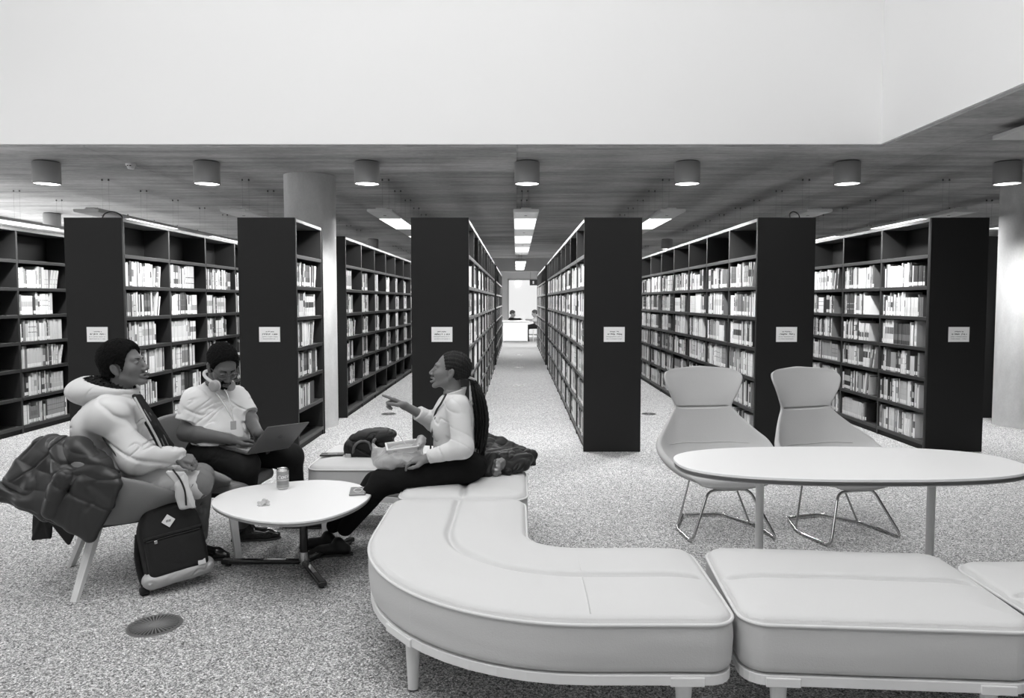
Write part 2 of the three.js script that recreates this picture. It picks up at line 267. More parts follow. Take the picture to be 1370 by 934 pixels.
for (const s of bookSlots) {
  const r = bookR, len = s.z0 - s.z1;                       // z0 is the end nearer the lounge
  let fill = 0.68 + 0.24 * r();
  if (s.row.k === -4 && s.bay === 0) fill = s.level >= 4 ? 0 : s.level === 3 ? 0.04 : s.level === 1 ? 0.05 : s.level === 0 ? 0.2 : 0;
  if (s.row.k === -2 && s.short) fill = s.level === 0 ? 0 : 0.55 + 0.3 * r();
  if (s.row.k === -2 && s.second) fill = s.level === 0 ? 0 : 0.35 + 0.2 * r();
  if (s.row.k === -3 && s.level === 0) fill = 0.5;
  if (s.row.k === 3) fill = 0.7;
  if (s.row.k === -1 || s.row.k === 0) fill = 0.72 + 0.2 * r();
  const dark = s.row.k === -2 && s.second && s.bay === 0 ? 0.5 : 0.24;
  let used = 0, n = 0, run = 0, base = null;
  const base_h = Math.min(s.head - 0.012, 0.205 + 0.03 * r());
  while (true) {
    if (run <= 0) {                                          // sets of volumes alike, then single ones
      run = r() < 0.14 ? 3 + Math.floor(r() * 6) : 1;
      const t = r(); const tone = t < dark ? 0.02 + 0.09 * r() : t < dark + 0.16 ? 0.16 + 0.2 * r() : 0.5 + 0.36 * r();
      base = { w: 0.012 + 0.03 * Math.pow(r(), 1.4), h: clamp(base_h + (r() - 0.4) * 0.06, 0.16, s.head - 0.008), d: 0.15 + 0.05 * r(), tone };
      const st = r();
      base.style = { label: r() < 0.75, title: st < 0.3 ? 'block' : st < 0.5 ? 'bands' : st < 0.6 ? 'top' : '', tone2: tone > 0.4 ? (r() < 0.3 ? 0.05 + 0.12 * r() : 0.3 + 0.35 * r()) : (r() < 0.5 ? 0.5 : 0.15) };
    }
    run--;
    if (used + base.w > fill * len) break;
    const w = base.w, zc = s.side > 0 ? s.z0 - used - w / 2 : s.z1 + used + w / 2;
    used += w + 0.0012; n++;
    books.push({ s, n, x: s.x - s.side * (0.001 + 0.010 * r()), y: s.y, z: zc, w, h: base.h, d: base.d, tone: base.tone, cover: r() < 0.6 ? base.tone : base.tone > 0.4 ? 0.06 + 0.5 * r() : base.tone, style: base.style, lean: 0 });
  }
  // the last volumes of some shelves lean over
  const mine = books.slice(books.length - n);
  if (n > 6 && r() < 0.3 && fill < 0.85) { let off = 0; for (let k = Math.min(2, n - 1); k >= 0; k--) { const b = mine[n - 1 - k]; const a = 0.10 + 0.07 * (3 - k) * r(); b.lean = a; off += b.h * Math.sin(a) * 0.35 + 0.002; b.z += (s.side > 0 ? -1 : 1) * off; } }
  // slips that lie flat on top of a run or loose books lying down at the bottom of the outer case
}
// how large each shows, by its spine and what is in front of it
for (const b of books) {
  const [px, py, zc] = project(b.x, b.y + b.h / 2, b.z); b.px = px; b.py = py;
  let [a, c] = b.s.row.px;
  if (b.s.row.k === -2 && b.s.second) [a, c] = [460, 552];
  const seen = px > a + 1 && px < c - 1 && py < 930 && !b.s.beyond;
  const q = project(b.x, b.y, b.z + b.w / 2)[0], q2 = project(b.x, b.y, b.z - b.w / 2)[0];
  b.size = seen ? Math.abs(q - q2) * FOCAL * b.h / zc : 0;
  if (seen && py > 500 && px > 100 && px < 345) b.size *= 0.3;               // behind the seated men
  if (seen && py > 495 && px > 885 && px < 1140) b.size *= 0.3;              // behind the lounge chairs
}
const ranked = books.slice().sort((a, b) => b.size - a.size);
const chosen = new Set(ranked.slice(0, 300));
const place = (b, local) => { const s = b.s.side, c = Math.cos(b.lean), n = Math.sin(b.lean); return (p, dir) => { let [x, y, z] = p; if (s < 0) { x = -x; z = -z; } const k = s > 0 ? -1 : 1; const y2 = y * c, z2 = z + 0; const zl = z * c + k * y * n, yl = y * c - k * z * n + (dir ? 0 : (b.w / 2) * n); return dir || local ? [x, yl, zl] : [x + b.x, yl + b.y, zl + b.z]; }; };
const rest = bookBuffers(); const wordOf = (t) => t > 0.66 ? 'white' : t > 0.42 ? 'pale' : t > 0.13 ? 'grey' : 'black';
let nb = 0;
for (const b of books) {
  if (chosen.has(b)) {
    const B = bookBuffers(); bookShape(B, b.w, b.h, b.d, b.tone, b.cover, b.style, bookR, false, place(b, true));
    const label = `${wordOf(b.tone)} ${b.w > 0.03 ? 'thick' : b.w < 0.018 ? 'thin' : 'medium'} book, ${ord(b.n)} along ${ord(6 - b.s.level)} shelf, ${ord(b.s.bay + 1)} bay, ${b.s.row.name}`;
    const m = single('book', bookGeometry(B), bookMat, label, 'book', 'books in the near bookcases'); m.position.set(b.x, b.y, b.z); nb++;
  } else bookShape(rest, b.w, b.h, b.d, b.tone, b.cover, b.style, bookR, b.z < -10.5, place(b, false));
}
{ const m = shade(new THREE.Mesh(bookGeometry(rest), bookMat)); m.name = 'library_books'; m.userData = { kind: 'stuff', label: 'thousands of further books filling the receding bookcases', category: 'books' }; scene.add(m); }
console.log('books', books.length, 'single', nb, 'tris', rest.idx.length / 3);

// ---------------------------------------------------------------- notices on the end panels
function noticeTexture(seed) {
  const c = document.createElement('canvas'); c.width = 256; c.height = 176; const k = c.getContext('2d'), r = rng(seed);
  k.fillStyle = '#f6f6f6'; k.fillRect(0, 0, 256, 176);
  const line = (y, h, x0, x1, tone) => { k.fillStyle = tone; let x = x0; while (x < x1) { const w = 3 + r() * 5; if (r() < 0.84) k.fillRect(x, y + (r() < 0.3 ? 0 : h * 0.25), Math.min(w, x1 - x), h * (r() < 0.3 ? 1 : 0.75)); x += w + 2; } };
  line(46, 13, 72, 186, '#6a6a6a'); line(74, 18, 36, 136, '#5a5a5a'); line(74, 18, 160, 228, '#5a5a5a'); line(112, 9, 26, 230, '#a2a2a2'); line(138, 9, 26, 230, '#a2a2a2');
  const t = new THREE.CanvasTexture(c); t.colorSpace = THREE.SRGBColorSpace; return t;
}
const noticeBehind = { '-3': 'the parka man', '-2': 'the laptop man', '-1': 'the pointing woman', '0': 'the open carpet', '1': 'the two lounge chairs', '2': 'the oval table' };
for (let k = -3; k <= 2; k++) {
  const t = thing('shelf_notice', 'small white printed notice on the black end panel behind ' + noticeBehind[k], 'notice', [rowX(k) + 0.015, 0, FRONT + 0.001]);
  const c = P(0, 447.5, 6.8).y, w = 0.199, h = 0.142;
  part('sleeve', rbox(-w / 2, w / 2, c - h / 2, c + h / 2, 0, 0.004, 0.001), M.paper, t);
  const g = new THREE.PlaneGeometry(w - 0.008, h - 0.008); g.translate(0, c, 0.0045); part('printed_sheet', g, new THREE.MeshStandardMaterial({ map: noticeTexture(40 + k), roughness: 0.7 }), t);
}

// ---------------------------------------------------------------- lamps
function downlight(x, z, label, group) {
  const r = 0.128, h = 0.225;
  const t = thing('ceiling_downlight', label, 'ceiling lamp', [x, CEIL, z], 0, group);
  part('canopy', new THREE.CylinderGeometry(r * 0.9, r * 0.9, 0.012, 40).translate(0, -0.006, 0), M.wire, t);
  const prof = [[r, -0.012], [r, -h], [r - 0.006, -h], [r - 0.006, -h + 0.02], [0.002, -h + 0.02]].map((p) => new THREE.Vector2(...p));
  const prof2 = [[0.002, -0.012], ...prof.map((p) => [p.x, p.y])].map((p) => new THREE.Vector2(...p));
  part('housing', new THREE.LatheGeometry(prof2, 48), M.lampBody, t);
  part('rim', new THREE.TorusGeometry(r - 0.003, 0.004, 8, 48).rotateX(Math.PI / 2).translate(0, -h, 0), M.wire, t);
  part('lens', new THREE.CylinderGeometry(r - 0.01, r - 0.01, 0.008, 40).translate(0, -h + 0.006, 0), M.lampGlow, t);
  const l = new THREE.SpotLight(0xffffff, DOWNLIGHT, 0, 1.15, 0.45, 2); l.position.set(x, CEIL - h - 0.012, z); l.target.position.set(x, 0, z); l.shadow.radius = 5; l.castShadow = true; l.name = 'downlight_beam'; scene.add(l, l.target);
}
const near = ['over the aisle past the outer bookcase', 'over the aisle behind the parka man', 'over the aisle before the round column', 'over the central aisle', 'over the aisle behind the open carpet', 'over the aisle between the lounge chairs', 'over the aisle past the oval table'];
for (let n = -3; n <= 3; n++) downlight(0.108 + 1.634 * n, -7.4, 'grey cylinder downlight on the concrete ceiling, ' + near[n + 3], 'cylinder downlights along the slab edge');
downlight(-7.55, -11.75, 'grey cylinder downlight deep beyond the outermost bookcase', 'cylinder downlights deeper in');
downlight(-3.32, -16.7, 'grey cylinder downlight above the cross aisle near the column', 'cylinder downlights deeper in');
downlight(3.48, -16.7, 'grey cylinder downlight above the cross aisle behind the lounge chairs', 'cylinder downlights deeper in');
// suspended linear lights over the aisles
function pendant(x, z0, segs, y, label) {
  const w = 0.285, L = segs.reduce((a, s) => a + s[0], 0);
  const t = thing('pendant_light', label, 'pendant light', [x, y, z0], 0, 'suspended linear lights over the aisles');
  part('housing', rbox(-w / 2, w / 2, 0.004, 0.034, -L, 0, 0.004), M.pendantBody, t);
  part('gear_box', rbox(-0.06, 0.06, 0.034, 0.062, -0.42, -0.08, 0.01), M.pendantBody, t);
  let z = 0;
  for (const [len, lit] of segs) {
    if (lit) {
      part('lit_diffuser', rbox(-w / 2 + 0.012, w / 2 - 0.012, -0.004, 0.004, z - len + 0.01, z - 0.01, 0.002), M.panelGlow, t);
      const l = new THREE.RectAreaLight(0xffffff, PENDANT, w - 0.024, len - 0.02); l.position.set(x, y - 0.006, z0 + z - len / 2); l.rotation.x = -Math.PI / 2; l.name = 'pendant_glow'; scene.add(l);
    } else {
      part('blank_panel', rbox(-w / 2 + 0.012, w / 2 - 0.012, -0.002, 0.004, z - len + 0.004, z - 0.004, 0.002), M.pendantBody, t);
      part('indicator', new THREE.CylinderGeometry(0.018, 0.018, 0.004, 16).translate(0, -0.003, z - len / 2), M.wire, t);
    }
    z -= len;
  }
  const top = CEIL - y;
  for (let a = -0.4; a > -L + 0.2; a -= 0.86) for (const s of [-0.038, 0.038]) {
    part('anchor', new THREE.CylinderGeometry(0.007, 0.011, 0.02, 10).translate(s, top - 0.01, a), M.wire, t);
    part('suspension_wire', new THREE.CylinderGeometry(0.0008, 0.0008, top - 0.03, 5).translate(s, (top + 0.03) / 2, a), M.wire, t);
  }
}
const SEG = [[0.66, 0], [1.25, 1], [1.1, 0], [1.3, 1], [1.0, 0], [1.3, 1], [0.8, 0]];
const over = { '-4': 'the aisle past the outer bookcase', '-3': 'the aisle behind the parka man', '-2': 'the aisle before the column', '-1': 'the aisle behind the pointing woman', '0': 'the central aisle', '1': 'the aisle behind the open carpet', '2': 'the aisle behind the lounge chairs', '3': 'the aisle past the oval table', '4': 'the aisle past the far column' };
for (let n = -4; n <= 4; n++) {
  pendant(0.108 + 1.634 * n, -8.05, SEG, 2.43, 'long flat pendant light, part lit, over ' + over[n]);
  pendant(0.108 + 1.634 * n, -18.3, [[1.3, 1], [0.5, 0], [1.3, 1], [0.6, 0], [1.3, 1]], 2.43, 'distant pendant light past the cross aisle, in line with ' + over[n]);
}
{
  const t = thing('smoke_detector', 'small white smoke detector on the concrete ceiling', 'smoke detector', G(175, 219, CEIL).toArray());
  part('base', new THREE.CylinderGeometry(0.05, 0.05, 0.02, 24).translate(0, -0.01, 0), M.paper, t);
  part('sensor_head', new THREE.CylinderGeometry(0.042, 0.03, 0.035, 24).translate(0, -0.0375, 0), M.paper, t);
  for (const a of [-0.35, 0.35]) part('slot', box(-0.008, 0.008, -0.03, -0.022, 0.036, 0.043).rotateY(a), M.black, t);
}
{ // flat panel fixed under the slab at the side of the atrium
  const t = thing('ceiling_panel', 'pale flat panel hung under the slab beside the atrium', 'ceiling panel', [4.05, CEIL - 0.10, -5.66]);
  part('board', rbox(-0.15, 1.2, 0.0, 0.035, -0.3, 0.3, 0.004), M.pendantBody, t);
  for (const x of [0, 1.05]) part('suspension_rod', new THREE.CylinderGeometry(0.006, 0.006, 0.065, 8).translate(x, 0.0675, 0), M.wire, t);
}
// ---------------------------------------------------------------- distance-field modelling (surface nets)
const smin = (a, b, k) => { if (k <= 0) return Math.min(a, b); const h = Math.max(k - Math.abs(a - b), 0) / k; return Math.min(a, b) - h * h * k * 0.25; };
const smax = (a, b, k) => -smin(-a, -b, k);
function cone(a, b, ra, rb) {                              // tapered capsule between two points
  const ax = a.x, ay = a.y, az = a.z, bx = b.x - ax, by = b.y - ay, bz = b.z - az, l2 = bx * bx + by * by + bz * bz + 1e-12;
  return (x, y, z) => { const px = x - ax, py = y - ay, pz = z - az; let t = (px * bx + py * by + pz * bz) / l2; t = t < 0 ? 0 : t > 1 ? 1 : t; const dx = px - bx * t, dy = py - by * t, dz = pz - bz * t; return Math.sqrt(dx * dx + dy * dy + dz * dz) - (ra + (rb - ra) * t); };
}
function ellipsoid(c, r, q) {                              // centre, radii, optional rotation
  const qi = q ? q.clone().invert() : null, v = V();
  return (x, y, z) => { v.set(x - c.x, y - c.y, z - c.z); if (qi) v.applyQuaternion(qi); const k0 = Math.hypot(v.x / r.x, v.y / r.y, v.z / r.z), k1 = Math.hypot(v.x / (r.x * r.x), v.y / (r.y * r.y), v.z / (r.z * r.z)); return k0 < 1e-6 ? -Math.min(r.x, r.y, r.z) : k0 * (k0 - 1) / k1; };
}
function rboxField(c, h, r, q) {
  const qi = q ? q.clone().invert() : null, v = V();
  return (x, y, z) => { v.set(x - c.x, y - c.y, z - c.z); if (qi) v.applyQuaternion(qi); const a = Math.abs(v.x) - h.x + r, b = Math.abs(v.y) - h.y + r, d = Math.abs(v.z) - h.z + r; return Math.hypot(Math.max(a, 0), Math.max(b, 0), Math.max(d, 0)) + Math.min(Math.max(a, b, d), 0) - r; };
}
function union(list, k = 0.02) { return (x, y, z) => { let d = 1e9; for (const f of list) { const e = f(x, y, z); d = d > 1e8 ? e : smin(d, e, k); } return d; }; }
function boundsOf(points, pad) { const b = new THREE.Box3().setFromPoints(points); b.expandByScalar(pad); return b; }
function netMesh(f, b, cell, margin = 1.0) {
  const B = 4, nx = Math.ceil((b.max.x - b.min.x) / cell / B) * B + 1, ny = Math.ceil((b.max.y - b.min.y) / cell / B) * B + 1, nz = Math.ceil((b.max.z - b.min.z) / cell / B) * B + 1;
  const g = new Float32Array(nx * ny * nz).fill(9), at = (i, j, k) => (k * ny + j) * nx + i, X = (i) => b.min.x + i * cell, Y = (j) => b.min.y + j * cell, Z = (k) => b.min.z + k * cell;
  const done = new Uint8Array(nx * ny * nz), half = B * cell / 2, reach = half * 1.7321 * 1.15 * margin + cell;
  for (let k = 0; k < nz - 1; k += B) for (let j = 0; j < ny - 1; j += B) for (let i = 0; i < nx - 1; i += B) {
    const d = f(X(i) + half, Y(j) + half, Z(k) + half);
    if (Math.abs(d) > reach) { for (let c = k; c <= k + B; c++) for (let e = j; e <= j + B; e++) for (let a = i; a <= i + B; a++) { const q = at(a, e, c); if (!done[q]) { g[q] = d; } } continue; }
    for (let c = k; c <= k + B; c++) for (let e = j; e <= j + B; e++) for (let a = i; a <= i + B; a++) { const q = at(a, e, c); if (!done[q]) { done[q] = 1; g[q] = f(X(a), Y(e), Z(c)); } }
  }
  const id = new Int32Array(nx * ny * nz).fill(-1), pos = [], idx = [];
  const C = [[0, 0, 0], [1, 0, 0], [0, 1, 0], [1, 1, 0], [0, 0, 1], [1, 0, 1], [0, 1, 1], [1, 1, 1]], E = [[0, 1], [2, 3], [4, 5], [6, 7], [0, 2], [1, 3], [4, 6], [5, 7], [0, 4], [1, 5], [2, 6], [3, 7]];
  for (let k = 0; k < nz - 1; k++) for (let j = 0; j < ny - 1; j++) for (let i = 0; i < nx - 1; i++) {
    const v = C.map(([a, c, e]) => g[at(i + a, j + c, k + e)]); let m = 0; for (const q of v) if (q < 0) m++; if (m === 0 || m === 8) continue;
    let sx = 0, sy = 0, sz = 0, n = 0;
    for (const [a, c] of E) if (v[a] < 0 !== v[c] < 0) { const t = v[a] / (v[a] - v[c]); sx += C[a][0] + (C[c][0] - C[a][0]) * t; sy += C[a][1] + (C[c][1] - C[a][1]) * t; sz += C[a][2] + (C[c][2] - C[a][2]) * t; n++; }
    id[at(i, j, k)] = pos.length / 3; pos.push(X(i + sx / n), Y(j + sy / n), Z(k + sz / n));
  }
  const face = (a, c, e, h, flip) => { if (a < 0 || c < 0 || e < 0 || h < 0) return; if (flip) idx.push(a, e, c, a, h, e); else idx.push(a, c, e, a, e, h); };
  for (let k = 1; k < nz - 1; k++) for (let j = 1; j < ny - 1; j++) for (let i = 1; i < nx - 1; i++) {
    const s = g[at(i, j, k)] < 0;
    if (s !== g[at(i + 1, j, k)] < 0) face(id[at(i, j - 1, k - 1)], id[at(i, j, k - 1)], id[at(i, j, k)], id[at(i, j - 1, k)], !s);
    if (s !== g[at(i, j + 1, k)] < 0) face(id[at(i - 1, j, k - 1)], id[at(i - 1, j, k)], id[at(i, j, k)], id[at(i, j, k - 1)], !s);
    if (s !== g[at(i, j, k + 1)] < 0) face(id[at(i - 1, j - 1, k)], id[at(i, j - 1, k)], id[at(i, j, k)], id[at(i - 1, j, k)], !s);
  }
  const geo = new THREE.BufferGeometry(), n = pos.length / 3, nrm = new Float32Array(n * 3), uv = new Float32Array(n * 2), e = cell * 0.6;
  for (let i = 0; i < n; i++) {
    const x = pos[3 * i], y = pos[3 * i + 1], z = pos[3 * i + 2]; let a = f(x + e, y, z) - f(x - e, y, z), c = f(x, y + e, z) - f(x, y - e, z), d = f(x, y, z + e) - f(x, y, z - e); const l = Math.hypot(a, c, d) || 1;
    nrm[3 * i] = a / l; nrm[3 * i + 1] = c / l; nrm[3 * i + 2] = d / l;
    const ax = Math.abs(a), ay = Math.abs(c), az = Math.abs(d); if (ay >= ax && ay >= az) { uv[2 * i] = x; uv[2 * i + 1] = z; } else if (ax >= az) { uv[2 * i] = z; uv[2 * i + 1] = y; } else { uv[2 * i] = x; uv[2 * i + 1] = y; }
  }
  geo.setAttribute('position', new THREE.Float32BufferAttribute(pos, 3)); geo.setAttribute('normal', new THREE.BufferAttribute(nrm, 3)); geo.setAttribute('uv', new THREE.BufferAttribute(uv, 2)); geo.setIndex(idx); return geo;
}
function shell(grid, th, closedU = false) {                // a surface given as rows of points, thickened away from its front side; th(i, j)
  const R = grid.length, C = grid[0].length, nrm = grid.map((row, i) => row.map((p, j) => {
    const a = grid[Math.min(i + 1, R - 1)][j].clone().sub(grid[Math.max(i - 1, 0)][j]), b = grid[i][Math.min(j + 1, C - 1)].clone().sub(grid[i][Math.max(j - 1, 0)]); return a.cross(b).normalize();
  }));
  const pos = [], idx = [], uv = [], layers = 2;
  const put = (p, a, b) => { pos.push(p.x, p.y, p.z); uv.push(a, b); return pos.length / 3 - 1; };
  const F = grid.map((row, i) => row.map((p, j) => put(p, p.x, p.y + p.z))), K = grid.map((row, i) => row.map((p, j) => put(p.clone().addScaledVector(nrm[i][j], -th(i, j)), p.x, p.y - p.z)));
  for (let i = 0; i < R - 1; i++) for (let j = 0; j < C - 1; j++) { idx.push(F[i][j], F[i + 1][j], F[i + 1][j + 1], F[i][j], F[i + 1][j + 1], F[i][j + 1]); idx.push(K[i][j], K[i + 1][j + 1], K[i + 1][j], K[i][j], K[i][j + 1], K[i + 1][j + 1]); }
  // rounded rim
  const ring = []; for (let j = 0; j < C; j++) ring.push([0, j]); for (let i = 1; i < R; i++) ring.push([i, C - 1]); for (let j = C - 2; j >= 0; j--) ring.push([R - 1, j]); for (let i = R - 2; i > 0; i--) ring.push([i, 0]);
  const S = 4, rims = ring.map(([i, j]) => {
    const p = grid[i][j], n = nrm[i][j], t = th(i, j), mid = p.clone().addScaledVector(n, -t / 2), ii = clamp(i, 1, R - 2), jj = clamp(j, 1, C - 2), o = p.clone().sub(grid[ii][jj]); o.addScaledVector(n, -o.dot(n)).normalize();
    const row = [F[i][j]]; for (let s = 1; s < S; s++) { const a = s / S * Math.PI; row.push(put(mid.clone().addScaledVector(n, Math.cos(a) * t / 2).addScaledVector(o, Math.sin(a) * t / 2), p.x + s * 0.01, p.y)); } row.push(K[i][j]); return row;
  });
  for (let k = 0; k < rims.length; k++) { const a = rims[k], b = rims[(k + 1) % rims.length]; for (let s = 0; s < S; s++) idx.push(a[s], b[s], b[s + 1], a[s], b[s + 1], a[s + 1]); }
  const g = new THREE.BufferGeometry(); g.setAttribute('position', new THREE.Float32BufferAttribute(pos, 3)); g.setAttribute('uv', new THREE.Float32BufferAttribute(uv, 2)); g.setIndex(idx); g.computeVertexNormals(); return g;
}

// ---------------------------------------------------------------- modular sofa
const SEAT = 0.445, HALF = 0.337;
function benchPath(start, heading, l1, turn, l2) {          // turn: +1 or -1 quarter circle of radius 0.53, or 0 for a straight module; heading in the floor plane (x, z)
  const h = new THREE.Vector2(...heading).normalize(), s = new THREE.Vector2(...start), R = 0.53, arcL = turn ? R * Math.PI / 2 : 0, total = l1 + arcL + (turn ? l2 : 0);
  const left = new THREE.Vector2(h.y, -h.x);               // across direction (t grows this way)
  const c = turn ? s.clone().addScaledVector(h, l1).addScaledVector(left, R * turn) : null;
  const h2 = turn ? left.clone().multiplyScalar(turn) : h;
  const s2 = turn ? c.clone().addScaledVector(h, R) : null;
  const point = (u, t) => {
    if (!turn || u <= l1) return s.clone().addScaledVector(h, u).addScaledVector(left, t);
    if (u <= l1 + arcL) { const a = (u - l1) / R, d = left.clone().multiplyScalar(-turn * Math.cos(a)).addScaledVector(h, Math.sin(a)); return c.clone().addScaledVector(d, R - turn * t); }
    const l = new THREE.Vector2(h2.y, -h2.x); return s2.clone().addScaledVector(h2, u - l1 - arcL).addScaledVector(l, t);
  };
  const local = (x, z) => {
    const dx = x - s.x, dz = z - s.y, u = dx * h.x + dz * h.y, t = dx * left.x + dz * left.y;
    if (!turn || u <= l1) return [u, t];
    const ex = x - c.x, ez = z - c.y, v = ex * h2.x + ez * h2.y;
    if (v >= 0) { const l = new THREE.Vector2(h2.y, -h2.x), fx = x - s2.x, fz = z - s2.y; return [l1 + arcL + v, fx * l.x + fz * l.y]; }
    const rr = Math.hypot(ex, ez), a = Math.atan2(ex * h.x + ez * h.y, -(ex * h2.x + ez * h2.y)); return [l1 + a * R, turn * (R - rr)];
  };
  const outline = (inset, rc) => {                          // rounded outline as points in plan
    const w = HALF - inset, a = inset, e = total - inset, pts = [], r = Math.max(rc - inset, 0.01), n = 26;
    const run = (t, from, to) => { for (let i = 0; i <= n; i++) pts.push(point(lerp(from, to, i / n), t)); };
    const corner = (u, t, a0) => { for (let i = 1; i < 6; i++) { const q = a0 + i / 6 * Math.PI / 2; pts.push(point(u + Math.cos(q) * r, t + Math.sin(q) * r)); } };
    run(w, a + r, e - r); { for (let i = 1; i < 6; i++) { const q = Math.PI / 2 - i / 6 * Math.PI / 2; pts.push(point(e - r + Math.cos(q) * r, w - r + Math.sin(q) * r)); } }
    pts.push(point(e, w - r)); pts.push(point(e, -w + r)); for (let i = 1; i < 6; i++) { const q = -i / 6 * Math.PI / 2; pts.push(point(e - r + Math.cos(q) * r, -w + r + Math.sin(q) * r)); }
    run(-w, e - r, a + r); for (let i = 1; i < 6; i++) { const q = -Math.PI / 2 - i / 6 * Math.PI / 2; pts.push(point(a + r + Math.cos(q) * r, -w + r + Math.sin(q) * r)); }
    pts.push(point(a, -w + r)); pts.push(point(a, w - r)); for (let i = 1; i < 6; i++) { const q = Math.PI - i / 6 * Math.PI / 2; pts.push(point(a + r + Math.cos(q) * r, w - r + Math.sin(q) * r)); }
    return pts;
  };
  return { point, local, outline, total, l1, arcL };
}
function bench(label, path, legs, seams, grooveT = 0) {
  const rc = 0.085, base = 0.250, edge = 0.026;
  const t = thing('sofa_module', label, 'sofa', [0, 0, 0], 0, 'modular upholstered sofa');
  const out = path.outline(0, rc), bb = new THREE.Box3(); for (const p of out) bb.expandByPoint(V(p.x, 0.25, p.y)); bb.min.y = 0.22; bb.max.y = 0.48; bb.expandByScalar(0.03);
  const f = (x, y, z) => {
    const [u, q] = path.local(x, z), a = Math.abs(u - path.total / 2) - path.total / 2 + rc, b = Math.abs(q) - HALF + rc;
    const v = clamp((y - base) / (SEAT - base), 0, 1);
    const bulge = 0.008 * Math.sin(v * Math.PI) + 0.0035 * noise(u * 5, y * 22, q * 5) * (1 - v) - 0.004;
    const plan = Math.hypot(Math.max(a, 0), Math.max(b, 0)) + Math.min(Math.max(a, b), 0) - rc - bulge;
    const inside = clamp(-plan / 0.16, 0, 1), top = SEAT - 0.012 + 0.020 * (1 - (1 - inside) * (1 - inside)) - 0.024 * Math.exp(-Math.pow((q - grooveT) / 0.017, 2)) * smooth(0, 0.05, -plan) + 0.0025 * noise(x * 6, 1, z * 6);
    const dy = Math.max(y - top, base - y), w = plan + edge, h = dy + edge;
    const d = Math.hypot(Math.max(w, 0), Math.max(h, 0)) + Math.min(Math.max(w, h), 0) - edge;
    return d * 0.85;
  };
  const cushion = part('cushion', netMesh(f, bb, 0.0072), M.sofa, t);
  const pipe = path.outline(-0.001, rc).map((p) => V(p.x, SEAT - 0.030, p.y)); part('piping', new THREE.TubeGeometry(new THREE.CatmullRomCurve3(pipe, true, 'centripetal'), 260, 0.0062, 8, true), M.piping, cushion);
  for (const u of seams) { const pts = []; for (let i = 0; i <= 20; i++) { const q = lerp(-HALF + 0.03, HALF - 0.03, i / 20); const p = path.point(u, q); const inside = clamp((HALF - Math.abs(q)) / 0.16, 0, 1); if (Math.abs(q - grooveT) < 0.03) continue; pts.push([V(p.x, SEAT - 0.012 + 0.020 * (1 - (1 - inside) ** 2) - 0.0005, p.y), q]); }
    for (const side of [-1, 1]) { const l = pts.filter((e) => Math.sign(e[1]) === side).map((e) => e[0]); part('seam', new THREE.TubeGeometry(new THREE.CatmullRomCurve3(l), 20, 0.0022, 6), M.sofa, cushion); } }
  const ring = (inset) => path.outline(inset, rc).map((p) => new THREE.Vector2(p.x, -p.y));
  const s = new THREE.Shape(ring(0.006)); s.holes.push(new THREE.Path(ring(0.045).reverse()));
  const g = new THREE.ExtrudeGeometry(s, { depth: 0.030, bevelEnabled: true, bevelThickness: 0.002, bevelSize: 0.002, bevelSegments: 1 }); g.rotateX(-Math.PI / 2); g.translate(0, 0.217, 0); part('base_frame', g, M.legWhite, t);
  const sl = new THREE.Shape(ring(0.02)); const sg = new THREE.ExtrudeGeometry(sl, { depth: 0.014, bevelEnabled: false }); sg.rotateX(-Math.PI / 2); sg.translate(0, 0.234, 0); part('underside_board', sg, M.sofa, t);
  for (const [u, q] of legs) {
    const p = path.point(u, q), p2 = path.point(u, q > 0 ? HALF - 0.008 : -HALF + 0.008), e = 0.02;
    const top = V(p.x, 0.236, p.y), foot = V(p.x, 0, p.y); const leg = new THREE.CylinderGeometry(0.030, 0.019, 0.218, 20); leg.scale(1, 1, 0.7); leg.translate(p.x, 0.115, p.y); const L = part('leg', leg, M.legWhite, t);
    part('glide', new THREE.CylinderGeometry(0.018, 0.016, 0.006, 16).scale(1, 1, 0.7).translate(p.x, 0.003, p.y), M.black, L);
    const a = path.point(u - 0.055, q > 0 ? HALF - 0.02 : -HALF + 0.02), b = path.point(u + 0.055, q > 0 ? HALF - 0.02 : -HALF + 0.02), ang = Math.atan2(-(b.y - a.y), b.x - a.x);
    const br = new RoundedBoxGeometry(a.distanceTo(b), 0.030, 0.044, 2, 0.003); br.rotateY(ang); br.translate((a.x + b.x) / 2, 0.228, (a.y + b.y) / 2); part('leg_bracket', br, M.legWhite, t);
  }
  return t;
}
const pathA = benchPath([-0.292, -3.63], [0, 1], 0.53, 1, 0.47);
bench('curved grey sofa module sweeping round towards the oval table', pathA, [[0.53 + 0.36, pathA.point(0.9, 0.3).y > pathA.point(0.9, -0.3).y ? 0.27 : -0.27], [pathA.total - 0.16, pathA.point(pathA.total - 0.1, 0.3).y > pathA.point(pathA.total - 0.1, -0.3).y ? 0.28 : -0.28], [pathA.total - 0.16, pathA.point(pathA.total - 0.1, 0.3).y > pathA.point(pathA.total - 0.1, -0.3).y ? -0.28 : 0.28], [0.12, 0.28], [0.12, -0.28]], [0.53 + pathA.arcL]);
const pathC = benchPath([-0.28, -3.655], [0, -1], 0.47, 1, 0.475);
bench('curved grey sofa module on which the pointing woman sits', pathC, [[0.12, 0.28], [0.12, -0.28], [pathC.total - 0.1, 0.28], [pathC.total - 0.1, -0.28], [0.445 + 0.42, -0.28]], []);
const pathB = benchPath([0.747, -2.575], [Math.cos(0.07), Math.sin(0.07)], 0.92, 0, 0);
bench('straight grey sofa module before the oval table', pathB, [[0.13, 0.28], [0.13, -0.28], [0.79, 0.28], [0.79, -0.28]], []);
const pathD = benchPath([1.69, -2.42], [1, 0.02], 0.9, 0, 0);
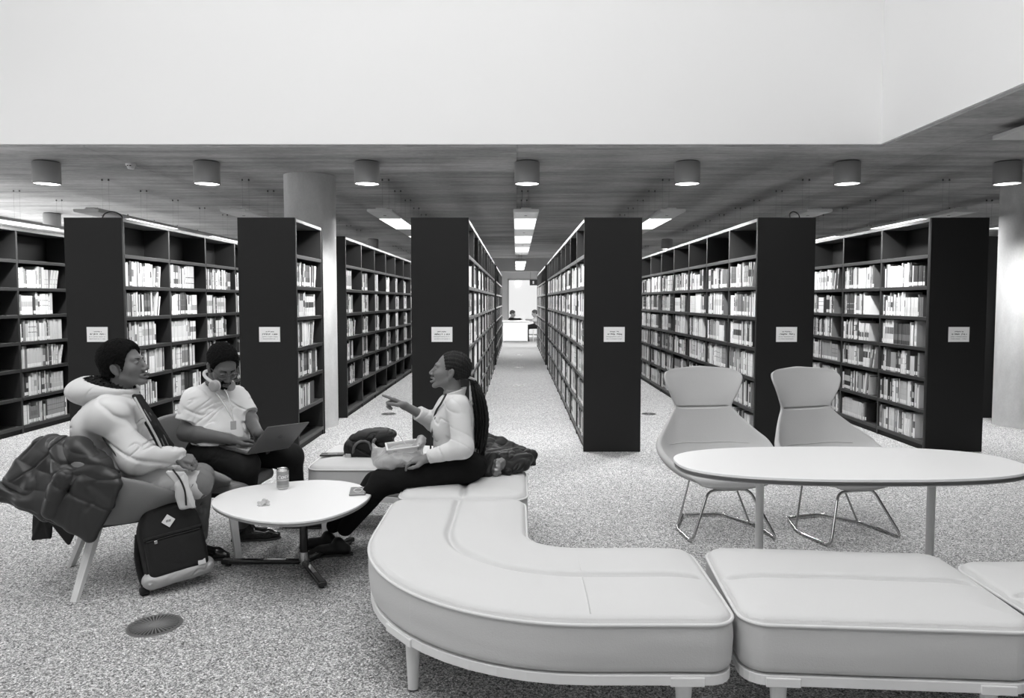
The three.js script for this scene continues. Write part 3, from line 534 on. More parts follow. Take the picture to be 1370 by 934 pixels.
bench('grey sofa module at the end of the row, past the oval table', pathD, [[0.13, 0.28], [0.13, -0.28], [0.77, 0.28], [0.77, -0.28]], []);

// ---------------------------------------------------------------- tables
{
  const h = 0.73, l = G(900, 613, h), f = G(1150, 641.5, h), b = G(1120, 597.5, h), leg1 = P(1016, 690, -((f.z + b.z) / 2)), leg2 = P(1245, 690, -((f.z + b.z) / 2));
  const cx = (leg1.x + leg2.x) / 2, cz = (f.z + b.z) / 2, ax = cx - l.x, az = (f.z - b.z) / 2, dx = (leg2.x - leg1.x) / 2;
  const t = thing('oval_table', 'long oval white table on two white columns behind the sofa', 'table', [cx, 0, cz]);
  const pts = []; for (let i = 0; i < 96; i++) { const a = i / 96 * Math.PI * 2, c = Math.cos(a), s = Math.sin(a), n = 2 / 2.55; pts.push(new THREE.Vector2(Math.sign(c) * Math.pow(Math.abs(c), n) * ax, Math.sign(s) * Math.pow(Math.abs(s), n) * az)); }
  const s = new THREE.Shape(pts);
  part('tabletop', new THREE.ExtrudeGeometry(s, { depth: 0.008, bevelEnabled: true, bevelThickness: 0.002, bevelSize: 0.002, bevelSegments: 2 }).rotateX(-Math.PI / 2).translate(0, h - 0.010, 0), M.tableWhite, t);
  part('tabletop_edge', new THREE.ExtrudeGeometry(s, { depth: 0.006, bevelEnabled: true, bevelThickness: 0.006, bevelSize: -0.018, bevelSegments: 3, bevelOffset: 0 }).rotateX(-Math.PI / 2).translate(0, h - 0.024, 0), M.tableEdge, t, 'thin grey bevelled underside of the top');
  for (const x of [-dx, dx]) {
    part('column', new THREE.CylinderGeometry(0.0175, 0.0175, h - 0.05, 24).translate(x, (h - 0.05) / 2 + 0.02, 0), M.legWhite, t);
    part('foot', rbox(x - 0.03, x + 0.03, 0, 0.022, -0.24, 0.24, 0.008), M.legWhite, t);
    part('mounting_plate', rbox(x - 0.07, x + 0.07, h - 0.036, h - 0.026, -0.07, 0.07, 0.003), M.legWhite, t);
  }
}
const CT = 0.405;
{
  const edge = [[283, 674], [291, 663], [316, 653.5], [345, 648.5], [385, 644.5], [425, 642], [462, 644], [487, 650.5], [497, 660], [485, 673], [462, 684.5], [430, 694], [392, 698.5], [350, 697], [312, 689.5], [291, 681]].map(([x, y]) => G(x, y, CT));
  const c = V(-1.16, 0, -3.85), t = thing('coffee_table', 'low white rounded-triangle coffee table with three-arm black base', 'coffee table', c.toArray());
  const curve = new THREE.CatmullRomCurve3(edge, true, 'centripetal'), pts = curve.getPoints(96).slice(0, -1).map((p) => new THREE.Vector2(p.x - c.x, -(p.z - c.z)));
  if (THREE.ShapeUtils.area(pts) < 0) pts.reverse();
  const s = new THREE.Shape(pts);
  part('tabletop', new THREE.ExtrudeGeometry(s, { depth: 0.006, bevelEnabled: true, bevelThickness: 0.003, bevelSize: 0.003, bevelSegments: 2, bevelOffset: -0.003 }).rotateX(-Math.PI / 2).translate(0, CT - 0.009, 0), M.tableWhite, t);
  part('tabletop_edge', new THREE.ExtrudeGeometry(s, { depth: 0.004, bevelEnabled: true, bevelThickness: 0.006, bevelSize: 0.006, bevelSegments: 3, bevelOffset: -0.012 }).rotateX(-Math.PI / 2).translate(0, CT - 0.022, 0), M.tableEdge, t, 'grey edge under the top');
  part('column', new THREE.CylinderGeometry(0.022, 0.022, CT - 0.085, 24).translate(0, (CT - 0.085) / 2 + 0.06, 0), M.darkSteel, t);
  part('collar', new THREE.CylinderGeometry(0.024, 0.030, 0.05, 24).translate(0, 0.055, 0), M.chrome, t);
  for (const [px, py] of [[298, 752], [432, 783], [471, 722]]) {
    const e = G(px, py, 0.02).sub(c), a = Math.atan2(-e.z, e.x), l = Math.hypot(e.x, e.z);
    const arm = part('arm', rbox(0.02, l, 0.012, 0.036, -0.020, 0.020, 0.009, 3).rotateY(a), M.darkSteel, t);
    part('cap', rbox(l - 0.045, l + 0.004, 0.010, 0.038, -0.022, 0.022, 0.010, 3).rotateY(a), M.darkSteel, arm);
    part('inlay', rbox(0.10, 0.22, 0.033, 0.038, -0.012, 0.012, 0.002).rotateY(a), M.chrome, arm);
    part('glide', new THREE.CylinderGeometry(0.014, 0.016, 0.012, 14).translate(Math.cos(a) * (l - 0.03), 0.006, -Math.sin(a) * (l - 0.03)), M.black, arm);
  }
}

// ---------------------------------------------------------------- high-back lounge chairs
function loungeChair(x, z, turn, label) {
  const t = thing('lounge_chair', label, 'chair', [x, 0, z], turn, 'high-back lounge chairs');
  // down the middle: height, forward; at the edge: half width, height, forward; thickness
  const st = [[0.342, 0.300, 0.205, 0.350, 0.285, 0.045], [0.388, 0.290, 0.262, 0.398, 0.262, 0.065], [0.400, 0.19, 0.308, 0.438, 0.165, 0.085], [0.388, 0.06, 0.338, 0.475, 0.06, 0.095], [0.380, -0.07, 0.348, 0.512, -0.03, 0.095], [0.402, -0.165, 0.338, 0.548, -0.085, 0.08], [0.47, -0.215, 0.302, 0.590, -0.140, 0.06], [0.56, -0.245, 0.258, 0.642, -0.195, 0.048], [0.65, -0.267, 0.216, 0.692, -0.238, 0.042], [0.735, -0.284, 0.187, 0.742, -0.262, 0.038], [0.79, -0.297, 0.206, 0.797, -0.255, 0.038], [0.86, -0.318, 0.236, 0.868, -0.250, 0.036], [0.925, -0.336, 0.258, 0.930, -0.262, 0.034], [0.965, -0.347, 0.252, 0.962, -0.285, 0.032], [0.985, -0.352, 0.226, 0.979, -0.305, 0.028], [0.995, -0.355, 0.200, 0.989, -0.322, 0.024]];
  const R = 300, C = 32, N = st.length - 1;
  const value = (k, u) => { const f = clamp(u * N, 0, N - 0.0001), i = Math.floor(f), a = f - i, p = (n) => st[clamp(n, 0, N)][k], q0 = p(i - 1), q1 = p(i), q2 = p(i + 1), q3 = p(i + 2); return 0.5 * (2 * q1 + (q2 - q0) * a + (2 * q0 - 5 * q1 + 4 * q2 - q3) * a * a + (3 * q1 - q0 - 3 * q2 + q3) * a * a * a); };
  const at = (u, v) => { const k = Math.pow(Math.abs(v), 2.2); const fold = 0.016 * Math.exp(-Math.pow((u - 9 / 15) / 0.0055, 2)) * smooth(0.97, 0.8, Math.abs(v)); return V(value(2, u) * (v - 0.12 * v * v * v) / 0.88, lerp(value(0, u), value(3, u), k), lerp(value(1, u), value(4, u), k) - fold); };
  const grid = []; for (let i = 0; i <= R; i++) { const row = []; for (let j = 0; j <= C; j++) row.push(at(i / R, -(j / C * 2 - 1))); grid.push(row); }
  const g = shell(grid, (i, j) => { const v = Math.abs(j / C * 2 - 1); return value(5, i / R) * (1 - 0.55 * v * v); });
  part('seat_shell', g, M.lounge, t);
  const line = (u, v0, v1, lift, r) => { const p = []; for (let i = 0; i <= 24; i++) p.push(at(u(lerp(v0, v1, i / 24)), lerp(v0, v1, i / 24)).add(V(0, 0.0, lift))); return new THREE.TubeGeometry(new THREE.CatmullRomCurve3(p), 40, r, 6); };
  part('seat_seam', line((v) => (6.4 - 1.9 * Math.pow(Math.abs(v), 3.2)) / 15, -0.80, 0.80, 0.0, 0.003), M.lounge, t);
  const y = 0.012, r = 0.0085;
  const frame = [V(-0.135, y, -0.26), V(-0.265, y, 0.0), V(-0.262, y, 0.285), V(-0.128, 0.296, 0.185), V(0.128, 0.296, 0.185), V(0.262, y, 0.285), V(0.265, y, 0.0), V(0.135, y, -0.26)];
  frame.push(V(-0.12, y, -0.26)); part('sled_base', polyTube(frame, r, 0.05), M.chrome, t);
  for (const s of [-1, 1]) part('rear_strut', rod(V(s * 0.238, y, -0.05), V(s * 0.13, 0.33, -0.12), 0.0062, 0.0062), M.chrome, t);
  return t;
}
loungeChair(1.275, -4.5, 0.10, 'grey high-back lounge chair at the oval table, nearer the open carpet');
loungeChair(2.00, -4.47, 0.30, 'grey high-back lounge chair at the oval table, nearer the outer column');

// ---------------------------------------------------------------- low tub chairs
function tubChair(x, z, turn, label, tone) {
  const t = thing('tub_chair', label, 'chair', [x, 0, z], turn, 'tub chairs with wooden legs');
  const R = 14, C = 60, grid = [];
  for (let i = 0; i <= R; i++) {
    const v = i / R, row = [];
    for (let j = 0; j <= C; j++) {
      const a = (j / C * 2 - 1) * 2.25, s = Math.sin(a), c = Math.cos(a);
      const fx = Math.sign(s) * Math.pow(Math.abs(s), 0.72), fz = -Math.sign(c) * Math.pow(Math.abs(c), 0.8);
      const rise = Math.pow((1 + c) / 2, 1.15), top = 0.400 + 0.340 * rise, tipUp = smooth(1.5, 2.25, Math.abs(a)), bottom = 0.352 + 0.058 * tipUp;
      const flare = Math.sin(v * Math.PI / 2), w = lerp(0.215, 0.300 + 0.012 * rise, flare), d = lerp(0.20, 0.285 + 0.03 * rise, flare);
      row.push(V(fx * w, lerp(bottom, top, Math.pow(v, 1.15)), fz * d - 0.0));
    }
    grid.push(row);
  }
  for (const row of grid) row.reverse();
  const g = shell(grid, () => 0.030);
  part('shell', g, M.tub, t);
  const f = (px, py, pz) => { const a = Math.abs(px) - 0.235 + 0.10, b = Math.abs(pz - 0.02) - 0.25 + 0.10, plan = Math.hypot(Math.max(a, 0), Math.max(b, 0)) + Math.min(Math.max(a, b), 0) - 0.10, e = 0.03, top = 0.418 + 0.012 * (1 - clamp(plan / -0.2 * -1 + 1, 0, 1)), w = plan + e, h = Math.max(py - 0.412, 0.345 - py) + e; return Math.hypot(Math.max(w, 0), Math.max(h, 0)) + Math.min(Math.max(w, h), 0) - e; };
  part('seat_cushion', netMesh(f, new THREE.Box3(V(-0.27, 0.32, -0.27), V(0.27, 0.46, 0.31)), 0.012), M.tub, t);
  part('underframe', rbox(-0.20, 0.20, 0.312, 0.350, -0.19, 0.20, 0.018, 3), M.black, t);
  for (const sx of [-1, 1]) for (const sz of [-1, 1]) {
    const a = V(sx * 0.155, 0.335, sz * 0.15), b = V(sx * 0.275, 0, sz * 0.262), d = b.clone().sub(a), l = d.length();
    const lg = new THREE.CylinderGeometry(0.033, 0.024, l, 4, 1); lg.rotateY(Math.PI / 4); lg.scale(1, 1, 0.72); lg.translate(0, -l / 2, 0);
    const q = new THREE.Quaternion().setFromUnitVectors(V(0, -1, 0), d.clone().normalize()), yaw = new THREE.Quaternion().setFromAxisAngle(V(0, 1, 0), Math.atan2(sx, sz)); lg.applyQuaternion(yaw); lg.applyQuaternion(q); lg.translate(a.x, a.y, a.z);
    const p = lg.attributes.position; for (let i = 0; i < p.count; i++) if (p.getY(i) < 0.03) p.setY(i, 0); const flat = lg.toNonIndexed(); flat.computeVertexNormals();
    part('leg', flat, M.wood, t, 'pale wooden leg');
  }
  return t;
}
tubChair(-2.06, -3.76, 2.15, 'grey tub chair with wooden legs, a dark puffer jacket over its back');
tubChair(-1.79, -4.27, 1.45, 'grey tub chair with wooden legs under the man with the laptop');
// ---------------------------------------------------------------- people
const skin = (v) => grey(v, 0.48, { specularIntensity: 0.6 });
const cloth = (v, r = 0.92) => grey(v, r, { specularIntensity: 0.25 });
function frameFrom(fwd, up) { const f = fwd.clone().normalize(), r = f.clone().cross(up).normalize(), u = r.clone().cross(f); return new THREE.Quaternion().setFromRotationMatrix(new THREE.Matrix4().makeBasis(f, u, r)); }
function localField(o, q, s, f) { const qi = q.clone().invert(), v = V(); return (x, y, z) => { v.set(x - o.x, y - o.y, z - o.z).applyQuaternion(qi); return f(v.x / s, v.y / s, v.z / s) * s; }; }
function triangle(a, b, c, r) {                            // a triangle of cloth with thickness
  const ba = b.clone().sub(a), cb = c.clone().sub(b), ac = a.clone().sub(c), n = ba.clone().cross(ac), nn = n.lengthSq() || 1e-12;
  const e1 = ba.clone().cross(n), e2 = cb.clone().cross(n), e3 = ac.clone().cross(n), l1 = ba.lengthSq(), l2 = cb.lengthSq(), l3 = ac.lengthSq();
  return (x, y, z) => {
    const ax = x - a.x, ay = y - a.y, az = z - a.z, bx = x - b.x, by = y - b.y, bz = z - b.z, cx = x - c.x, cy = y - c.y, cz = z - c.z;
    let d;
    if (Math.sign(e1.x * ax + e1.y * ay + e1.z * az) + Math.sign(e2.x * bx + e2.y * by + e2.z * bz) + Math.sign(e3.x * cx + e3.y * cy + e3.z * cz) < 2) {
      const q = (v, l, X, Y, Z) => { const t = clamp((v.x * X + v.y * Y + v.z * Z) / l, 0, 1), p = v.x * t - X, s = v.y * t - Y, w = v.z * t - Z; return p * p + s * s + w * w; };
      d = Math.min(q(ba, l1, ax, ay, az), q(cb, l2, bx, by, bz), q(ac, l3, cx, cy, cz));
    } else { const t = n.x * ax + n.y * ay + n.z * az; d = t * t / nn; }
    return Math.sqrt(d) - r;
  };
}
function sheet(points, r) {                                // a fan of thick triangles round the first point
  const out = []; for (let i = 1; i < points.length - 1; i++) out.push(triangle(points[0], points[i], points[i + 1], r)); return out;
}
const mirrorZ = (f) => (x, y, z) => f(x, y, Math.abs(z));
function headShape(o = {}) {
  const m = o.mouth ?? 0.004, wide = o.wide ?? 1;
  const cran = ellipsoid(V(-0.018, 0.042, 0), V(0.098, 0.083, 0.074 * wide)), face = ellipsoid(V(0.030, -0.025, 0), V(0.068, 0.085, 0.059 * wide));
  const jaw = cone(V(0.0, -0.055, 0.046 * wide), V(0.068, -0.095, 0.014), 0.020, 0.015), chin = ellipsoid(V(0.082, -0.096 - m, 0), V(0.017, 0.016, 0.020)), brow = cone(V(0.086, 0.026, 0), V(0.078, 0.026, 0.036), 0.013, 0.012);
  const nose = cone(V(0.093, 0.012, 0), V(0.117, -0.030, 0), 0.0085, 0.0125), ala = ellipsoid(V(0.107, -0.036, 0.013), V(0.012, 0.009, 0.010)), socket = ellipsoid(V(0.107, 0.005, 0.031), V(0.018, 0.013, 0.019)), lid = ellipsoid(V(0.0835, 0.0045, 0.031), V(0.0128, 0.0118, 0.0145));
  const up = cone(V(0.1075, -0.0600, 0), V(0.090, -0.064, 0.022), 0.0088, 0.0045), lo = cone(V(0.1065, -0.0730 - m, 0), V(0.089, -0.069 - m * 0.4, 0.021), 0.0095, 0.0045), gap = ellipsoid(V(0.114, -0.067 - m / 2, 0), V(0.024, 0.0018 + m * 0.55, 0.019));
  const cheek = ellipsoid(V(0.058, -0.020, 0.040 * wide), V(0.028, 0.026, 0.024)), ear = ellipsoid(V(-0.012, -0.006, 0.0765 * wide), V(0.019, 0.032, 0.010), new THREE.Quaternion().setFromEuler(new THREE.Euler(0.1, 0.35, 0.2))), conch = ellipsoid(V(-0.006, -0.006, 0.088 * wide), V(0.009, 0.019, 0.009));
  const lobe = ellipsoid(V(-0.006, -0.036, 0.074 * wide), V(0.009, 0.010, 0.007));
  return (x, y, zz) => {
    const z = Math.abs(zz);
    let d = smin(cran(x, y, z), face(x, y, z), 0.035); d = smin(d, jaw(x, y, z), 0.02); d = smin(d, chin(x, y, z), 0.02); d = smin(d, cheek(x, y, z), 0.025); d = smin(d, brow(x, y, z), 0.015);
    d = smax(d, -socket(x, y, z), 0.010); d = smin(d, lid(x, y, z), 0.004); d = smin(d, nose(x, y, z), 0.012); d = smin(d, ala(x, y, z), 0.006); d = smin(d, up(x, y, z), 0.007); d = smin(d, lo(x, y, z), 0.007); d = smax(d, -gap(x, y, z), 0.004);
    let e = smin(ear(x, y, z), lobe(x, y, z), 0.008); e = smax(e, -conch(x, y, z), 0.004); d = smin(d, e, 0.006);
    return d;
  };
}
function hairCap(t, o = {}) {
  const cap = ellipsoid(V(-0.022, 0.045 + (o.lift ?? 0), 0), V(0.100 + t, 0.083 + t * 1.1, 0.076 + t)), nape = ellipsoid(V(-0.065, -0.02, 0), V(0.055 + t * 0.4, 0.06, 0.062 + t * 0.5)), mask = ellipsoid(V(0.112, -0.018 + (o.line ?? 0), 0), V(0.082, 0.118, 0.14)), earHole = ellipsoid(V(-0.004, -0.012, 0.085), V(0.026, 0.036, 0.05)), side = cone(V(0.022, 0.02, 0.072), V(0.020, -0.022, 0.070), 0.012, 0.006);
  return (x, y, zz) => { const z = Math.abs(zz); let d = smin(cap(x, y, z), nape(x, y, z), 0.02); d = smax(d, -mask(x, y, z), 0.012); d = smin(d, side(x, y, z), 0.008); d = smax(d, -earHole(x, y, z), 0.006); d = smax(d, -0.062 - y - x * 0.25, 0.01); return d + (o.rough ?? 0.0034) * noise(x * 150, y * 150, z * 150); };
}
function fingers(wrist, fwd, palm, thumbSide, curls, size = 1, opt = {}) {   // fields of a hand: fwd towards the knuckles, palm = the way the palm faces, curls for index..little and thumb
  const f = fwd.clone().normalize(), n = palm.clone().addScaledVector(f, -palm.dot(f)).normalize(), s = f.clone().cross(n).multiplyScalar(thumbSide), out = [], k = size;
  const at = (a, b, c) => wrist.clone().addScaledVector(f, a * k).addScaledVector(s, b * k).addScaledVector(n, c * k);
  const side = [0.029, 0.0095, -0.0095, -0.027], reach = [0.088, 0.092, 0.086, 0.078], len = [0.073, 0.082, 0.076, 0.060], rad = [0.0096, 0.0098, 0.0094, 0.0084];
  const pts = [wrist.clone()];
  for (let i = 0; i < 4; i++) {
    const kn = at(reach[i], side[i], 0); out.push([cone(at(0.005, side[i] * 0.55, 0), kn, 0.0165 * k, 0.0118 * k), 0]);
    let p = kn, a = (curls[i][0] ?? curls[i]), ang = 0; const spread = side[i] * (opt.spread ?? 1.2);
    for (let j = 0; j < 3; j++) {
      ang += (Array.isArray(curls[i]) ? curls[i][j] : curls[i] * [0.8, 1.1, 0.7][j]); const l = len[i] * [0.46, 0.31, 0.23][j] * k;
      const d = f.clone().multiplyScalar(Math.cos(ang)).addScaledVector(n, Math.sin(ang)).addScaledVector(s, spread).normalize(); const q = p.clone().addScaledVector(d, l);
      out.push([cone(p, q, rad[i] * (1 - 0.07 * j) * k, rad[i] * (0.93 - 0.08 * j) * k), i + 1]); p = q; pts.push(q);
    }
  }
  const tr = at(0.022, 0.026, 0.006), c = curls[4] ?? 0.3, t1 = at(0.055, 0.050 - 0.012 * c, 0.016 + 0.02 * c), t2 = t1.clone().addScaledVector(f, 0.032 * k).addScaledVector(s, (0.016 - 0.03 * c) * k).addScaledVector(n, 0.012 * c * k), t3 = t2.clone().addScaledVector(f, 0.024 * k).addScaledVector(s, (0.004 - 0.02 * c) * k).addScaledVector(n, 0.008 * c * k);
  out.push([cone(tr, t1, 0.0165 * k, 0.0125 * k), 5], [cone(t1, t2, 0.0122 * k, 0.0105 * k), 5], [cone(t2, t3, 0.0105 * k, 0.0085 * k), 5]); pts.push(t1, t2, t3);
  const groups = [0, 1, 2, 3, 4, 5].map((g) => out.filter((e) => e[1] === g).map((e) => e[0]));
  const field = (x, y, z) => { let d = 1e9; for (const e of groups[0]) d = smin(d > 1e8 ? 1 : d, e(x, y, z), 0.016 * k); let w = d; for (let g = 1; g < 6; g++) { let u = 1; for (const e of groups[g]) u = smin(u, e(x, y, z), 0.005 * k); w = g === 5 ? smin(w, u, 0.012 * k) : Math.min(w, smin(d, u, 0.007 * k)); } return w; };
  return { field, pts };
}
const strip = (g) => { for (const k of Object.keys(g.attributes)) if (!['position', 'normal', 'uv'].includes(k)) g.deleteAttribute(k); return g; };
function bodyOf(parts) { return mergeGeometries(parts.map(strip)); }
function eyes(o, q, s, parent, open = 1) {
  const white = grey(0.35, 0.25), iris = grey(0.01, 0.15);
  for (const k of [-1, 1]) {
    const c = V(0.0862, 0.0045, 0.031 * k).multiplyScalar(s).applyQuaternion(q).add(o);
    const e = part('eye', new THREE.SphereGeometry(0.0100 * s, 20, 14).scale(1, 0.72 * open, 1).applyQuaternion(q).translate(c.x, c.y, c.z), white, parent);
    const i = V(0.0948, 0.0045, 0.031 * k).multiplyScalar(s).applyQuaternion(q).add(o); part('iris', new THREE.SphereGeometry(0.0045 * s, 14, 10).scale(0.6, open, 1).applyQuaternion(q).translate(i.x, i.y, i.z), iris, e);
  }
}
function browsOf(o, q, s) { return [-1, 1].map((k) => localField(o, q, s, (() => { const f = cone(V(0.0955, 0.024, 0.014 * k), V(0.087, 0.029, 0.040 * k), 0.0048, 0.003); return f; })())); }
const folds = (amp, fx, fy, fz, seed) => (x, y, z) => {   // creased cloth: long valleys with finer ones between them, strongest in patches
  const w = 0.9 * noise(x * 5, y * 5, z * 5 + seed), tilt = 0.55 * x, a = noise(x * fx + w, (y + tilt) * fy + 0.5 * w, z * fz + seed), b = noise(x * fx * 2.1 - y * 9, (y - 0.7 * x) * fy * 1.7 + w, z * fz * 2.1 + seed + 9), m = smooth(-0.3, 0.25, noise(x * 4.5, y * 4.5, z * 4.5 + seed + 5)), n = smooth(-0.2, 0.3, noise(x * 6, y * 6, z * 6 + seed + 15));
  const v = Math.max(0, 1 - Math.abs(a) / 0.24), u = Math.max(0, 1 - Math.abs(b) / 0.30); return amp * ((0.3 + 0.7 * m) * v * v * (1.5 - 0.5 * v) + 0.55 * n * u * u - 0.25) + amp * 0.45 * noise(x * 6, y * 6, z * 6 + seed);
};
function shoe(heel, toe, up, parent, mat, name = 'shoe') {  // leather shoe from heel to toe on the floor
  const f = toe.clone().sub(heel), l = f.length(); f.normalize(); const q = frameFrom(f, V(0, 1, 0)), k = l / 0.29;
  const upper = localField(heel, q, k, (() => {
    const a = cone(V(0.035, 0.038, 0), V(0.20, 0.036, 0), 0.036, 0.036), b = cone(V(0.20, 0.034, 0), V(0.262, 0.026, 0), 0.036, 0.021), c = cone(V(0.05, 0.05, 0), V(0.085, 0.09, 0), 0.036, 0.038), v = cone(V(0.09, 0.065, 0), V(0.17, 0.045, 0), 0.030, 0.026);
    return (x, y, z) => smax(smin(smin(smin(a(x, y, z * 0.92), b(x, y, z * 0.9), 0.02), v(x, y, z), 0.02), c(x, y, z), 0.02), 0.012 - y, 0.004);
  })());
  const bb = boundsOf([heel, toe, heel.clone().add(V(0, 0.16, 0)), toe.clone().add(V(0, 0.1, 0))], 0.06); const m = part(name, netMesh(upper, bb, 0.006), mat, parent, 'black polished leather shoe');
  const sh = new THREE.Shape(); sh.moveTo(0.0, -0.028); sh.bezierCurveTo(0.08, -0.036, 0.12, -0.03, 0.19, -0.042); sh.bezierCurveTo(0.26, -0.04, 0.285, -0.015, 0.285, 0); sh.bezierCurveTo(0.285, 0.015, 0.26, 0.04, 0.19, 0.042); sh.bezierCurveTo(0.12, 0.03, 0.08, 0.036, 0, 0.028); sh.bezierCurveTo(-0.02, 0.015, -0.02, -0.015, 0, -0.028);
  const g = new THREE.ExtrudeGeometry(sh, { depth: 0.012, bevelEnabled: false, curveSegments: 10 }); g.rotateX(Math.PI / 2); g.translate(0, 0.014, 0); g.scale(k, k, k); g.applyQuaternion(q); g.translate(heel.x, heel.y, heel.z); part('sole', g, grey(0.05, 0.7), m);
  return m;
}

// ---- man in the pale parka
{
  const t = thing('person', 'man in a pale hooded parka sitting in profile, hands on lap', 'person', [0, 0, 0], 0);
  const J = { neck: P(160, 526, 3.80), chest: P(154, 568, 3.80), pelvis: P(160, 636, 3.80), shR: P(150, 553, 3.60), shL: P(168, 548, 3.99), elR: P(183, 612, 3.57), wrR: P(236, 611, 3.64), elL: P(200, 610, 4.02), wrL: P(236, 611, 3.82), hipR: P(163, 640, 3.70), hipL: P(168, 638, 3.90), knR: P(262, 647, 3.73), knL: P(266, 640, 3.93), anR: P(222, 728, 3.84), anL: P(262, 722, 3.98) };
  const ho = P(167, 490, 3.80), hq = frameFrom(V(1, 0.19, 0.06), V(-0.19, 1, 0.02)), hs = 0.99;
  const head = localField(ho, hq, hs, headShape({ mouth: 0.003 })), neck = cone(V(-0.028, -0.06, 0).multiplyScalar(hs).applyQuaternion(hq).add(ho), J.neck, 0.052, 0.060), headAll = (x, y, z) => smin(head(x, y, z), neck(x, y, z), 0.025);
  const skinM = skin(0.17);
  const core = union([cone(J.neck, J.chest, 0.07, 0.12), cone(J.chest, J.pelvis, 0.13, 0.13), cone(J.shR, J.shL, 0.06, 0.06), cone(J.shR, J.elR, 0.05, 0.042), cone(J.elR, J.wrR, 0.040, 0.028), cone(J.shL, J.elL, 0.05, 0.042), cone(J.elL, J.wrL, 0.040, 0.028), cone(J.hipR, J.knR, 0.075, 0.055), cone(J.hipL, J.knL, 0.075, 0.055), cone(J.knR, J.anR, 0.05, 0.034), cone(J.knL, J.anL, 0.05, 0.034)], 0.03);
  const hR = fingers(J.wrR, V(1, -0.28, -0.35), V(0.1, -0.9, -0.5), -1, [0.85, 0.9, 0.95, 0.95, 0.4], 0.86), hL = fingers(J.wrL, V(0.9, -0.35, 0.55), V(0, -1, 0.3), 1, [0.7, 0.75, 0.8, 0.8, 0.4], 0.86);
  const armR = cone(J.elR.clone().lerp(J.wrR, 0.6), J.wrR, 0.032, 0.026), armL = cone(J.elL.clone().lerp(J.wrL, 0.6), J.wrL, 0.032, 0.026);
  part('body', bodyOf([netMesh(core, boundsOf(Object.values(J), 0.17), 0.013), netMesh(headAll, boundsOf([ho, J.neck], 0.17), 0.0038), netMesh((x, y, z) => smin(hR.field(x, y, z), armR(x, y, z), 0.02), boundsOf(hR.pts, 0.05), 0.0034), netMesh((x, y, z) => smin(hL.field(x, y, z), armL(x, y, z), 0.02), boundsOf(hL.pts, 0.05), 0.0034)]), skinM, t);
  eyes(ho, hq, hs, t, 0.7);
  part('hair', netMesh(localField(ho, hq, hs, hairCap(0.019, { lift: 0.008, line: 0.0 })), boundsOf([ho], 0.19), 0.0042), grey(0.006, 0.9, { specularIntensity: 0.2 }), t);
  part('eyebrows', bodyOf(browsOf(ho, hq, hs).map((f) => netMesh(f, boundsOf([ho], 0.15), 0.003))), grey(0.006, 0.9), t);
  // parka
  const wr = folds(0.016, 6, 12, 6, 3), hem1 = P(243, 655, 3.66), hem2 = P(238, 682, 3.66);
  const torso = [ellipsoid(P(150, 570, 3.80), V(0.165, 0.16, 0.235)), ellipsoid(P(147, 612, 3.80), V(0.195, 0.15, 0.235)), ellipsoid(P(160, 640, 3.80), V(0.21, 0.125, 0.245)), cone(J.shR.clone().add(V(0, -0.015, 0)), J.shL.clone().add(V(0, -0.015, 0)), 0.085, 0.08), cone(J.neck.clone().add(V(-0.01, -0.05, 0)), J.chest, 0.09, 0.12), cone(J.neck.clone().add(V(-0.02, -0.06, 0.03)), J.shR.clone().add(V(-0.01, -0.02, 0.01)), 0.09, 0.078)];
  const sleeves = [cone(J.shR.clone().add(V(-0.005, -0.01, 0)), J.elR, 0.066, 0.080), cone(J.elR, J.wrR, 0.077, 0.047)], sleeveL = [cone(J.shL, J.elL, 0.08, 0.072), cone(J.elL, J.wrL, 0.072, 0.046)];
  const skirt = [cone(P(172, 644, 3.66), P(262, 647, 3.73), 0.108, 0.086), cone(P(175, 642, 3.92), P(218, 643, 3.92), 0.10, 0.08), ...sheet([P(240, 650, 3.585), P(225, 632, 3.585), P(258, 632, 3.60), P(268, 677, 3.60), P(244, 677, 3.59), P(238, 664, 3.585)], 0.011)];
  const T = union(torso, 0.07), SR = union(sleeves, 0.05), SL = union(sleeveL, 0.05), SK = union(skirt, 0.03);
  const cut = P(246, 625, 3.60).x, cutY = P(246, 625, 3.60).y;                        // coat ends above the knee
  const parka = (x, y, z) => { let d = smin(T(x, y, z), SK(x, y, z), 0.06); d = Math.min(smin(d, SR(x, y, z), 0.028), smin(d, SL(x, y, z), 0.028)); d += wr(x, y, z) * lerp(1, 0.3, smooth(P(195, 640, 3.6).x, P(225, 640, 3.6).x, x) * smooth(0.62, 0.55, y)); d = Math.max(d, x - cut - 0.25 * (cutY - y) - 0.25 * (-z - 3.60)); const hollow = cone(J.neck.clone().add(V(0.02, 0.06, 0)), J.neck.clone().add(V(0.01, -0.03, 0)), 0.075, 0.05); return Math.max(d, -hollow(x, y, z)); };
  const pm = cloth(0.66); const coat = part('parka', netMesh(parka, boundsOf([P(95, 500, 3.6), P(255, 690, 3.5), P(150, 560, 4.25), hem2], 0.06), 0.0065, 1.4), pm, t, 'pale cotton parka');
  // cuffs end at the wrist
  const hc = P(138, 522, 3.80), hoodE = ellipsoid(hc, V(0.180, 0.088, 0.168)), rimE = ellipsoid(hc, V(0.158, 0.080, 0.142)), hw = folds(0.007, 8, 8, 8, 8), tp = P(116, 503, 3.80), pl = (x, y) => (x - tp.x) * 0.268 + (y - tp.y) * 0.963;
  const neckHole = cone(J.neck.clone().add(V(0, -0.02, 0)), V(-0.01, -0.03, 0).applyQuaternion(hq).add(ho), 0.052, 0.06);
  part('hood', netMesh((x, y, z) => smax(smax(hoodE(x, y, z) + hw(x, y, z), pl(x, y) - 0.002, 0.014), -Math.max(rimE(x, y, z), -pl(x, y) - 0.03), 0.008), boundsOf([hc], 0.24), 0.0065, 1.3), pm, t);
